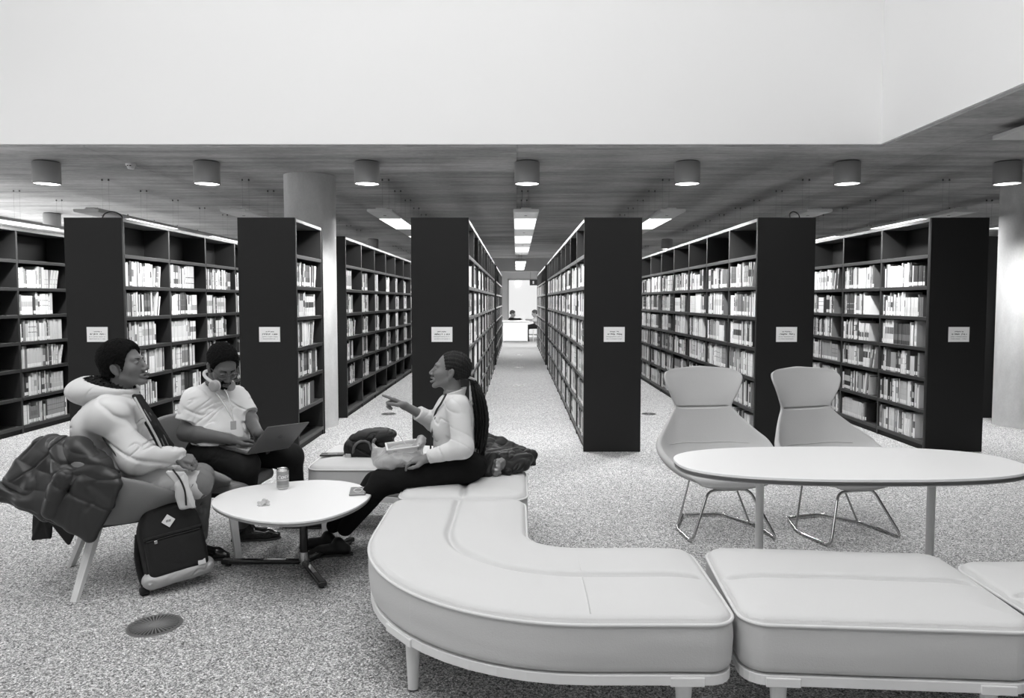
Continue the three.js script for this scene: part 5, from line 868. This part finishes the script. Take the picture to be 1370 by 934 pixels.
// ---------------------------------------------------------------- clothes and bags lying about
const nylon = grey(0.034, 0.36, { specularIntensity: 0.8 });
{
  const t = thing('puffer_jacket', 'dark quilted puffer jacket draped over the tub chair back', 'jacket', [0, 0, 0]);
  const back = sheet([P(75, 600, 3.52), P(72, 590, 3.55), P(52, 596, 3.53), P(30, 618, 3.49), P(4, 652, 3.44), P(4, 662, 3.43), P(32, 672, 3.41), P(62, 688, 3.40), P(84, 650, 3.42), P(112, 600, 3.50)], 0.022);
  const frontP = sheet([P(108, 645, 3.39), P(104, 606, 3.45), P(128, 616, 3.43), P(150, 636, 3.43), P(156, 648, 3.42), P(146, 676, 3.40), P(121, 718, 3.38), P(98, 704, 3.37), P(74, 690, 3.37)], 0.020);
  const sleeve = [cone(P(84, 600, 3.48), P(86, 636, 3.40), 0.055, 0.055), cone(P(86, 636, 3.40), P(69, 684, 3.37), 0.052, 0.034)], over = [cone(P(66, 594, 3.57), P(104, 603, 3.47), 0.042, 0.052), cone(P(104, 603, 3.47), P(132, 621, 3.45), 0.052, 0.045), cone(P(132, 621, 3.45), P(150, 636, 3.47), 0.045, 0.032)];
  const wr = folds(0.015, 5, 7, 5, 71), A = union([...back, ...over, ...sheet([P(86, 640, 3.40), P(72, 594, 3.52), P(104, 603, 3.44), P(132, 621, 3.42), P(152, 638, 3.43), P(112, 648, 3.39)], 0.02)], 0.03), Bf = union(frontP, 0.02), S = union(sleeve, 0.03);
  const quilt = (x, y, z) => 0.006 * Math.pow(Math.abs(Math.sin((y + 0.35 * x + 0.03 * noise(x * 8, y * 8, z * 8)) * 34)), 0.5);
  const bb = boundsOf([P(0, 585, 3.5), P(158, 730, 3.35), P(100, 600, 3.65)], 0.07);
  part('back_panel', netMesh((x, y, z) => A(x, y, z) + wr(x, y, z) - quilt(x, y, z), bb, 0.006, 1.7), nylon, t); part('front_panel', netMesh((x, y, z) => Bf(x, y, z) + 1.3 * wr(x, y, z), bb, 0.006, 1.7), nylon, t); part('sleeve', netMesh((x, y, z) => S(x, y, z) + wr(x, y, z) - quilt(x, y, z), bb, 0.006, 1.7), nylon, t);
  const inside = grey(0.008, 0.8), ib = union(sheet([P(60, 686, 3.45), P(46, 690, 3.47), P(45, 721, 3.47), P(67, 719, 3.46), P(70, 694, 3.45)], 0.008), 0.01), ic = union(sheet([P(62, 690, 3.44), P(92, 727, 3.43), P(102, 706, 3.42), P(80, 690, 3.42)], 0.008), 0.01); const bb2 = boundsOf([P(40, 680, 3.5), P(105, 730, 3.4)], 0.04);
  part('hanging_sleeve', netMesh((x, y, z) => ib(x, y, z) + 0.2 * wr(x, y, z), bb2, 0.006, 1.4), inside, t); part('inner_lining', netMesh((x, y, z) => ic(x, y, z) + 0.2 * wr(x, y, z), bb2, 0.006, 1.4), inside, t);
  part('hem_tape', tube([P(3, 665, 3.415), P(30, 677, 3.39), P(58, 692, 3.375), P(90, 706, 3.355), P(120, 721, 3.375)], 0.010, 40, 8), nylon, t);
  part('pocket_zip', rod(P(131, 662, 3.425), P(147, 658.5, 3.445), 0.0035), grey(0.5, 0.3, { metalness: 0.6 }), t, 'pale pocket zip');
  for (const [x, y] of [[133, 654.5], [143, 654], [127, 686], [121, 699], [114, 716.5]]) { const p = P(x, y, 3.405 + (y < 660 ? 0.025 : -0.01)); part('snap_button', new THREE.SphereGeometry(0.006, 10, 8).translate(p.x, p.y, p.z), grey(0.4, 0.25, { metalness: 0.8 }), t); }
}
{
  const t = thing('black_jacket', 'black jacket heaped on the sofa behind the pointing woman', 'jacket', [0, 0, 0]);
  const wr = folds(0.010, 7, 10, 7, 91), top = union(sheet([P(660, 604, 4.28), P(638, 588, 4.36), P(652, 584, 4.40), P(672, 590, 4.40), P(714, 608, 4.36), P(711, 621, 4.30), P(694, 612, 4.20), P(645, 612, 4.16)], 0.022), 0.02), low = union([...sheet([P(672, 614, 4.14), P(646, 606, 4.18), P(690, 606, 4.24), P(707, 614, 4.22), P(702, 622, 4.16), P(679, 631, 4.06), P(655, 630, 4.06)], 0.024), ...sheet([P(645, 622, 4.10), P(640, 612, 4.16), P(660, 612, 4.10), P(652, 634, 4.02), P(634, 638, 4.00), P(625, 632, 4.04)], 0.022)], 0.02), cuff = union([cone(P(668, 620, 4.05), P(664, 630, 4.02), 0.035, 0.03)], 0.01);
  const bb = boundsOf([P(625, 580, 4.45), P(722, 640, 3.95)], 0.06), q = (x, y, z) => 0.004 * Math.abs(Math.sin((x * 0.8 + z) * 70)), m = grey(0.018, 0.5, { specularIntensity: 0.5 });
  const rest = (f) => (x, y, z) => Math.max(f(x, y, z), SEAT + 0.006 - y);
  part('body_panel', netMesh(rest((x, y, z) => top(x, y, z) + wr(x, y, z)), bb, 0.006, 1.6), m, t); part('quilted_sleeve', netMesh(rest((x, y, z) => low(x, y, z) + wr(x, y, z) - q(x, y, z)), bb, 0.006, 1.6), m, t);
  part('shiny_lining', netMesh(rest((x, y, z) => cuff(x, y, z) + 0.006 * noise(x * 60, y * 60, z * 60)), boundsOf([P(655, 612, 4.0), P(675, 636, 4.1)], 0.05), 0.005, 1.5), grey(0.25, 0.2, { metalness: 0.5 }), t, 'shiny lining showing inside');
}
{ // backpack leaning against the chair leg
  const base = G(240, 782, 0), turn = 0.62, lean = -0.30;
  const t = thing('backpack', 'black backpack with a pale base and white diamond patch on the carpet', 'backpack', [base.x, 0.0, base.z], turn);
  const tilt = (g) => { g.scale(0.92, 0.94, 0.95); g.rotateZ(0.10); g.rotateX(lean); g.translate(-0.005, 0.045, 0); return g; };
  const canvasM = grey(0.007, 0.85, { bumpMap: fabricBump, bumpScale: 0.0006 });
  const w = 0.165, h = 0.40, d = 0.085;
  const wr = folds(0.004, 9, 9, 9, 111);
  const body = (x, y, z) => { const s = smooth(0.22, 0.40, y), hw = w - 0.045 * s * s, dd = d - 0.03 * s, a = Math.abs(x) - hw + 0.05, b = Math.abs(y - h / 2) - h / 2 + 0.05, c = Math.abs(z) - dd + 0.035; return Math.hypot(Math.max(a, 0), Math.max(b, 0), Math.max(c, 0)) + Math.min(Math.max(a, b, c), 0) - 0.045 + wr(x, y, z); };
  part('main_body', tilt(netMesh(body, new THREE.Box3(V(-0.24, -0.05, -0.16), V(0.24, 0.47, 0.16)), 0.009, 1.4)), canvasM, t);
  const pocket = (x, y, z) => { const a = Math.abs(x) - 0.15 + 0.03, b = Math.abs(y - 0.125) - 0.105 + 0.03, c = Math.abs(z - d) - 0.035 + 0.022; return Math.hypot(Math.max(a, 0), Math.max(b, 0), Math.max(c, 0)) + Math.min(Math.max(a, b, c), 0) - 0.028 + 0.7 * wr(x + 3, y, z); };
  part('front_pocket', tilt(netMesh(pocket, new THREE.Box3(V(-0.2, -0.02, 0.0), V(0.2, 0.27, 0.18)), 0.008, 1.4)), canvasM, t);
  part('pocket_flap', tilt(rbox(-0.146, 0.146, 0.222, 0.240, d - 0.02, d + 0.042, 0.008, 3)), canvasM, t);
  part('zip', tilt(rod(V(-0.14, 0.218, d + 0.040), V(0.13, 0.218, d + 0.040), 0.003, 0.003, 8)), grey(0.004, 0.5), t);
  part('zip_pull', tilt(rbox(-0.105, -0.087, 0.198, 0.216, d + 0.040, d + 0.048, 0.003)), grey(0.5, 0.25, { metalness: 0.8 }), t, 'metal zip pull');
  const roll = (x, y, z) => { const dx = Math.max(Math.abs(x) - 0.135, 0), yy = (y - 0.018) / 0.048, zz = (z - 0.035) / 0.085; return (Math.hypot(dx / 0.05, yy, zz) - 1) * 0.048 + 1.4 * wr(x, y * 2, z); };
  const rollG = netMesh(roll, new THREE.Box3(V(-0.24, -0.07, -0.10), V(0.24, 0.11, 0.18)), 0.008, 1.6); tilt(rollG); part('base_panel', rollG, grey(0.5, 0.6), t, 'pale grey base of the backpack');
  const c = document.createElement('canvas'); c.width = c.height = 128; const k = c.getContext('2d'); k.fillStyle = '#e4e4e4'; k.fillRect(0, 0, 128, 128); k.strokeStyle = '#222'; k.lineWidth = 9; k.translate(64, 64); k.rotate(Math.PI / 4); for (let i = -1.5; i <= 1.5; i++) { k.beginPath(); k.moveTo(i * 17 + 4, -15); k.lineTo(i * 17 - 4, 15); k.stroke(); }
  const pt = new THREE.CanvasTexture(c); pt.colorSpace = THREE.SRGBColorSpace; const pg = new RoundedBoxGeometry(0.050, 0.050, 0.004, 1, 0.001); pg.rotateZ(Math.PI / 4); pg.translate(-0.012, 0.300, d - 0.010 + 0.020); pg.rotateX(0.0); part('diamond_patch', tilt(pg), new THREE.MeshStandardMaterial({ map: pt, roughness: 0.7 }), t, 'white diamond patch with four dark strokes');
  part('fabric_label', tilt(rbox(0.088, 0.128, 0.030, 0.058, d + 0.030, d + 0.042, 0.002)), grey(0.7, 0.7), t, 'small white label');
  part('side_strap', tilt(tube([V(-0.148, 0.27, -0.06), V(-0.172, 0.15, -0.05), V(-0.172, 0.04, -0.03), V(-0.170, -0.01, 0.01)], 0.016, 30, 8)), canvasM, t); part('strap_end', tilt(rbox(-0.20, -0.155, -0.045, 0.0, 0.0, 0.06, 0.014, 3)), canvasM, t);
  part('grab_handle', tilt(tube([V(-0.04, 0.395, -0.03), V(-0.03, 0.43, -0.04), V(0.03, 0.43, -0.04), V(0.04, 0.395, -0.03)], 0.009, 24, 8)), canvasM, t);
}
{ // small black bag on the sofa end
  const t = thing('black_bag', 'small black bag with pale straps on the sofa beside the food', 'bag', [0, 0, 0]);
  const c = P(496, 592, 4.62), m = grey(0.010, 0.6, { specularIntensity: 0.6 }), wr = folds(0.018, 7, 12, 7, 131);
  const b = union([ellipsoid(c.clone().add(V(0.005, -0.01, 0)), V(0.155, 0.095, 0.11), new THREE.Quaternion().setFromAxisAngle(V(0, 0, 1), 0.12)), rboxField(V(c.x - 0.02, SEAT + 0.055, c.z + 0.03), V(0.13, 0.055, 0.10), 0.035), cone(c.clone().add(V(-0.11, -0.03, 0.06)), c.clone().add(V(0.08, 0.045, 0.05)), 0.045, 0.05)], 0.03);
  part('bag_body', netMesh((x, y, z) => Math.max(b(x, y, z) + wr(x, y, z), SEAT + 0.004 - y), boundsOf([c], 0.24), 0.007, 1.5), m, t);
  part('flap', netMesh((x, y, z) => { const e = ellipsoid(c.clone().add(V(0.02, 0.045, 0.03)), V(0.15, 0.045, 0.11), new THREE.Quaternion().setFromAxisAngle(V(0, 0, 1), 0.1))(x, y, z); return e + wr(x + 1, y, z); }, boundsOf([c.clone().add(V(0, 0.05, 0))], 0.22), 0.007, 1.5), m, t);
  const strapM = grey(0.12, 0.7); part('strap', tube([P(472, 607, 4.50), P(475, 596, 4.48), P(483, 590.5, 4.49), P(493, 592, 4.49), P(497, 602, 4.49)], 0.009, 30, 8), strapM, t); part('strap', tube([P(499, 604, 4.49), P(500, 590, 4.47), P(503, 587, 4.49)], 0.010, 20, 8), strapM, t);
  part('strap_end', rbox(-0.018, 0.018, 0, 0.028, -0.008, 0.008, 0.004).translate(P(466, 604, 4.5).x, SEAT + 0.006, -4.5), grey(0.45, 0.6), t, 'pale crumpled tag');
  part('zip', tube([P(521, 577, 4.56), P(524.5, 586, 4.54), P(525.5, 598, 4.54)], 0.006, 20, 8), grey(0.04, 0.4), t);
}
{ // takeaway food in a plastic bag
  const t = thing('plastic_bag', 'crumpled translucent plastic bag on the lap of the pointing woman', 'plastic bag', [0, 0, 0]);
  const c = P(533, 614, 3.90), wr = (x, y, z) => 0.022 * Math.abs(noise(x * 13, y * 13, z * 13)) + 0.009 * Math.abs(noise(x * 30, y * 30, z * 30 + 4)) - 0.006;
  const film = new THREE.MeshPhysicalMaterial({ roughness: 0.3, transmission: 0.7, thickness: 0 }); film.color.setRGB(0.8, 0.8, 0.8);
  const bowl = union([ellipsoid(c, V(0.135, 0.062, 0.10)), cone(P(506, 606, 3.90), P(499, 594, 3.92), 0.030, 0.016), cone(P(558, 606, 3.90), P(563, 588, 3.93), 0.040, 0.024), cone(P(512, 618, 3.86), P(524, 626, 3.85), 0.035, 0.03)], 0.03);
  part('bag_film', netMesh((x, y, z) => Math.abs(bowl(x, y, z) + wr(x, y, z)) - 0.0042, boundsOf([c], 0.21), 0.0048, 1.6), film, t);
  const f = thing('food_container', 'white takeaway tub with fork standing in it, inside the plastic bag', 'food container', [0, 0, 0]);
  const q = new THREE.Quaternion().setFromEuler(new THREE.Euler(0.12, 0.25, 0.06)), o = P(538, 600, 3.91), put = (g) => { g.applyQuaternion(q); g.translate(o.x, o.y, o.z); return g; };
  const prof = (hw, hd, y) => [V(-hw, y, -hd), V(hw, y, -hd), V(hw, y, hd), V(-hw, y, hd)];
  part('tub', put(merge([rbox(-0.088, 0.088, 0.016, 0.024, 0.058, 0.066, 0.002), rbox(-0.088, 0.088, 0.016, 0.024, -0.066, -0.058, 0.002), rbox(-0.088, -0.080, 0.016, 0.024, -0.066, 0.066, 0.002), rbox(0.080, 0.088, 0.016, 0.024, -0.066, 0.066, 0.002), box(-0.080, 0.080, -0.034, -0.030, -0.058, 0.058), box(-0.080, 0.080, -0.034, 0.018, 0.055, 0.058), box(-0.080, 0.080, -0.034, 0.018, -0.058, -0.055), box(-0.080, -0.077, -0.034, 0.018, -0.058, 0.058), box(0.077, 0.080, -0.034, 0.018, -0.058, 0.058)])), grey(0.75, 0.5), f);
  part('food', put(new THREE.SphereGeometry(1, 28, 18).scale(0.076, 0.018, 0.054).translate(0, 0.0, 0)), grey(0.4, 0.7), f);
  const fk = P(533, 580, 3.92), fe = P(546, 600, 3.92); part('fork', rod(fk, fe, 0.0045, 0.0035, 8), grey(0.8, 0.4), f, 'white plastic fork handle');
}
// ---------------------------------------------------------------- things on the coffee table and the sofa
{
  const c = document.createElement('canvas'); c.width = 512; c.height = 256; const k = c.getContext('2d'); k.fillStyle = '#a2a2a2'; k.fillRect(0, 0, 512, 256); k.fillStyle = '#8f8f8f'; k.fillRect(0, 150, 512, 60); k.fillStyle = '#f2f2f2'; k.font = 'italic bold 76px serif'; k.save(); k.translate(60, 120); k.rotate(-0.12); k.fillText('Coca-Cola', 0, 0); k.restore(); k.lineWidth = 6; k.strokeStyle = '#f2f2f2'; k.beginPath(); k.moveTo(40, 150); k.bezierCurveTo(160, 110, 300, 170, 480, 130); k.stroke();
  const tx = new THREE.CanvasTexture(c); tx.colorSpace = THREE.SRGBColorSpace; tx.wrapS = THREE.RepeatWrapping;
  const p = G(378.5, 654, CT), t = thing('drink_can', 'pale drink can with white script standing on the coffee table', 'can', p.toArray(), -1.4);
  part('can_body', new THREE.CylinderGeometry(0.0325, 0.0325, 0.092, 48, 1, true).translate(0, 0.057, 0), new THREE.MeshPhysicalMaterial({ map: tx, roughness: 0.3, metalness: 0.3 }), t);
  const al = grey(0.75, 0.25, { metalness: 0.9 }); part('can_top', new THREE.LatheGeometry([[0.0325, 0.103], [0.0275, 0.112], [0.0275, 0.115], [0.026, 0.115], [0.025, 0.110], [0.001, 0.110]].map((e) => new THREE.Vector2(...e)), 40), al, t); part('can_base', new THREE.LatheGeometry([[0.001, 0.004], [0.022, 0.003], [0.025, 0.0], [0.0325, 0.011]].map((e) => new THREE.Vector2(...e)), 40), al, t); part('pull_tab', rbox(-0.008, 0.008, 0.1105, 0.1125, -0.005, 0.018, 0.001), al, t);
}
{
  const p = G(353.5, 676, CT), g = new THREE.IcosahedronGeometry(1, 4), a = g.attributes.position; for (let i = 0; i < a.count; i++) { const v = V().fromBufferAttribute(a, i), k = 1 + 0.5 * noise(v.x * 2.2, v.y * 2.2, v.z * 2.2 + 3) - 0.35 * Math.abs(noise(v.x * 5, v.y * 5, v.z * 5)); a.setXYZ(i, v.x * 0.030 * k, Math.max(-0.2, v.y * k) * 0.026 + 0.0052, v.z * 0.024 * k); } g.computeVertexNormals(); g.translate(p.x, p.y, p.z);
  single('crumpled_wrapper', g, grey(0.6, 0.4, { metalness: 0.2 }), 'small crumpled wrapper on the coffee table', 'wrapper');
}
{
  const p = G(479, 658.5, CT), t = thing('phone', 'pale cased phone lying on the coffee table', 'phone', p.toArray(), 0.16);
  part('case', rbox(-0.044, 0.044, 0, 0.010, -0.076, 0.076, 0.005, 3), grey(0.22, 0.3), t); part('back_plate', rbox(-0.039, 0.039, 0.009, 0.0112, -0.070, 0.070, 0.001), grey(0.42, 0.2, { metalness: 0.5 }), t); part('ring', new THREE.TorusGeometry(0.020, 0.0016, 8, 32).rotateX(Math.PI / 2).scale(1.1, 1, 2.0).translate(0, 0.0118, 0), grey(0.7, 0.3), t);
}
{
  const p = G(444.5, 609, SEAT + 0.009), t = thing('phone', 'black phone lying on the sofa end beside the black bag', 'phone', [p.x, SEAT + 0.009, p.z], 0.06);
  part('case', rbox(-0.073, 0.073, 0, 0.010, -0.038, 0.038, 0.004, 3), grey(0.01, 0.3), t); part('screen', rbox(-0.030, 0.042, 0.0095, 0.0106, -0.022, 0.022, 0.0005), grey(0.22, 0.25), t, 'screen catching the light');
}
// ---------------------------------------------------------------- floor outlets
function floorVent(p, r, label, detail, tone) {
  const t = thing('floor_vent', label, 'floor vent', [p.x, 0, p.z], 0, 'round floor air outlets');
  part('rim', new THREE.LatheGeometry([[r * 0.88, 0.001], [r * 0.90, 0.005], [r, 0.004], [r + 0.004, 0.0005]].map((e) => new THREE.Vector2(...e)), 56), grey(tone, 0.4), t);
  part('dish', new THREE.CylinderGeometry(r * 0.9, r * 0.9, 0.002, 48).translate(0, 0.0012, 0), grey(tone * 0.3, 0.8), t);
  part('hub', new THREE.CylinderGeometry(r * 0.2, r * 0.24, 0.006, 32).translate(0, 0.003, 0), grey(tone * 1.6, 0.4), t);
  const g = rbox(r * 0.22, r * 0.88, 0.002, 0.006, -r * 0.022, r * 0.022, 0.001, 1); const slatM = grey(tone * 1.6, 0.35); for (let i = 0; i < detail; i++) { const m = part('slat', g, slatM, t); m.rotation.y = i / detail * Math.PI * 2; }
}
floorVent(G(207, 837, 0), 0.112, 'round dark slatted air outlet in the carpet before the backpack', 36, 0.12);
floorVent(G(520, 554, 0), 0.095, 'round dark air outlet in the carpet behind the black bag', 20, 0.08);
floorVent(G(868, 554, 0), 0.095, 'round dark air outlet in the carpet beside the lone bookcase', 20, 0.08);
for (const [y, l] of [[516, 'nearest the lounge'], [491.5, 'at the cross aisle'], [475, 'past the cross aisle']]) floorVent(G(694, y, 0), 0.10, 'round metal air outlet in the central aisle carpet, ' + l, 16, 0.45);
// ---------------------------------------------------------------- far end: reading desk and two readers
{
  const d = thing('reading_desk', 'white reading desk at the far end of the central aisle', 'desk', [0, 0, 0]);
  const a = P(673, 440, 24.9), b = P(706, 440, 24.9); part('front_panel', rbox(a.x, b.x, 0.03, 0.70, -24.94, -24.90, 0.004), M.tableWhite, d); part('desktop', rbox(a.x - 0.4, b.x + 0.05, 0.70, 0.73, -25.7, -24.86, 0.006), M.tableWhite, d); part('side_panel', rbox(b.x - 0.03, b.x, 0, 0.70, -25.65, -24.94, 0.004), M.tableWhite, d); part('side_panel', rbox(a.x, a.x + 0.03, 0, 0.70, -25.65, -24.94, 0.004), M.tableWhite, d);
  const far = (label, hp, dir, shirtTone, legTone, lean) => {
    const t = thing('person', label, 'person', [0, 0, 0]), n = hp.clone().add(V(-dir * lean, -0.17, 0)), pelvis = V(n.x - dir * 0.10, 0.55, n.z), shN = n.clone().add(V(0, -0.06, 0.17)), shF = n.clone().add(V(0, -0.06, -0.17)), kn = (s) => V(pelvis.x + dir * 0.42, 0.50, pelvis.z + s * 0.1), an = (s) => V(pelvis.x + dir * 0.40, 0.07, pelvis.z + s * 0.1), hand = (s) => V(n.x + dir * 0.36, 0.76, n.z + s * 0.14), el = (s) => V(n.x + dir * 0.10, 0.74, n.z + s * 0.24);
    const hq = frameFrom(V(dir, -0.35, 0.25), V(0.3 * dir, 1, 0)); const head = localField(hp, hq, 0.95, headShape({}));
    const armsBare = [1, -1].map((s) => cone(el(s), hand(s), 0.035, 0.03)); const skinF = union([head, cone(hp, n, 0.05, 0.055), cone(n, pelvis, 0.08, 0.1), ...armsBare, ...[1, -1].map((s) => cone(kn(s), an(s), 0.05, 0.04))], 0.02);
    part('body', netMesh(skinF, boundsOf([hp, n, pelvis, hand(1), hand(-1), kn(1), an(1), an(-1)], 0.16), 0.016), skin(0.35), t);
    part('hair', netMesh(localField(hp, hq, 0.95, hairCap(0.012)), boundsOf([hp], 0.17), 0.008), grey(0.08, 0.8), t);
    const sh = union([cone(n.clone().add(V(0, -0.06, 0)), pelvis, 0.12, 0.14), cone(shN, shF, 0.07, 0.07), ...[1, -1].map((s) => cone(s > 0 ? shN : shF, el(s), 0.06, 0.05)), ...(shirtTone < 0.1 ? [1, -1].map((s) => cone(el(s), hand(s).lerp(el(s), 0.2), 0.048, 0.04)) : [])], 0.05); part('shirt', netMesh(sh, boundsOf([n, pelvis, el(1), el(-1), hand(1), hand(-1)], 0.16), 0.018), cloth(shirtTone), t);
    const tr = union([cone(pelvis, kn(1), 0.11, 0.07), cone(pelvis, kn(-1), 0.11, 0.07), cone(kn(1), an(1), 0.065, 0.05), cone(kn(-1), an(-1), 0.065, 0.05)], 0.04); part('trousers', netMesh(tr, boundsOf([pelvis, kn(1), an(-1), an(1)], 0.15), 0.018), cloth(legTone), t);
    const fl = (p) => V(p.x, 0, p.z); for (const s of [1, -1]) shoe(fl(an(s)).add(V(-dir * 0.06, 0, 0)), fl(an(s)).add(V(dir * 0.18, 0, 0)), 0, t, grey(0.02, 0.5));
    const ch = thing('reading_chair', 'plain pale chair under the ' + (dir > 0 ? 'dark-clothed' : 'pale-shirted') + ' distant reader', 'chair', [pelvis.x, 0, pelvis.z], dir > 0 ? 0 : Math.PI);
    part('seat', rbox(-0.22, 0.22, 0.40, 0.44, -0.22, 0.22, 0.01), M.legWhite, ch); part('backrest', rbox(-0.23, -0.20, 0.52, 0.84, -0.21, 0.21, 0.01), M.black, ch); for (const sx of [-0.2, 0.2]) for (const sz of [-0.2, 0.2]) part('leg', rod(V(sx, 0, sz), V(sx, 0.41, sz), 0.014), M.legWhite, ch); for (const sz of [-0.2, 0.2]) part('back_post', rod(V(-0.21, 0.42, sz), V(-0.215, 0.82, sz), 0.012), M.legWhite, ch);
  };
  far('distant reader in dark clothes bent over the far desk', P(686, 420, 26.1), 1, 0.02, 0.03, 0.04);
  far('distant grey-haired reader in a pale shirt seated beside the far desk', P(715, 419.5, 25.4), -1, 0.55, 0.02, 0.06);
  const s = thing('hanging_sign', 'small dark sign hung before the far window', 'sign', P(714.5, 378, 25.0).toArray()); part('sign_panel', rbox(-0.15, 0.15, -0.10, 0.10, -0.015, 0.015, 0.004), M.black, s); part('pictogram', box(-0.05, 0.0, -0.05, 0.05, 0.015, 0.017), M.paper, s); for (const x of [-0.12, 0.12]) part('hanger', rod(V(x, 0.10, 0), V(x, CEIL - P(714.5, 378, 25).y, 0), 0.005), M.wire, s);
}
// cables on top of the bookcases
for (const [px, k, l] of [[1060, 1, 'thin black cable looping on top of the bookcase behind the lounge chairs'], [146, -3, 'thin black cable looping on top of the bookcase behind the parka man']]) { const b = P(px, 290, 6.95), y = TOP; single('power_cable', tube([V(b.x - 0.04, y, -6.9), V(b.x - 0.03, y + 0.05, -6.93), V(b.x + 0.02, y + 0.075, -6.97), V(b.x + 0.08, y + 0.05, -7.0), V(b.x + 0.10, y + 0.004, -7.02)], 0.006, 30, 6), M.black, l, 'cable'); }
renderer.render(scene, camera);
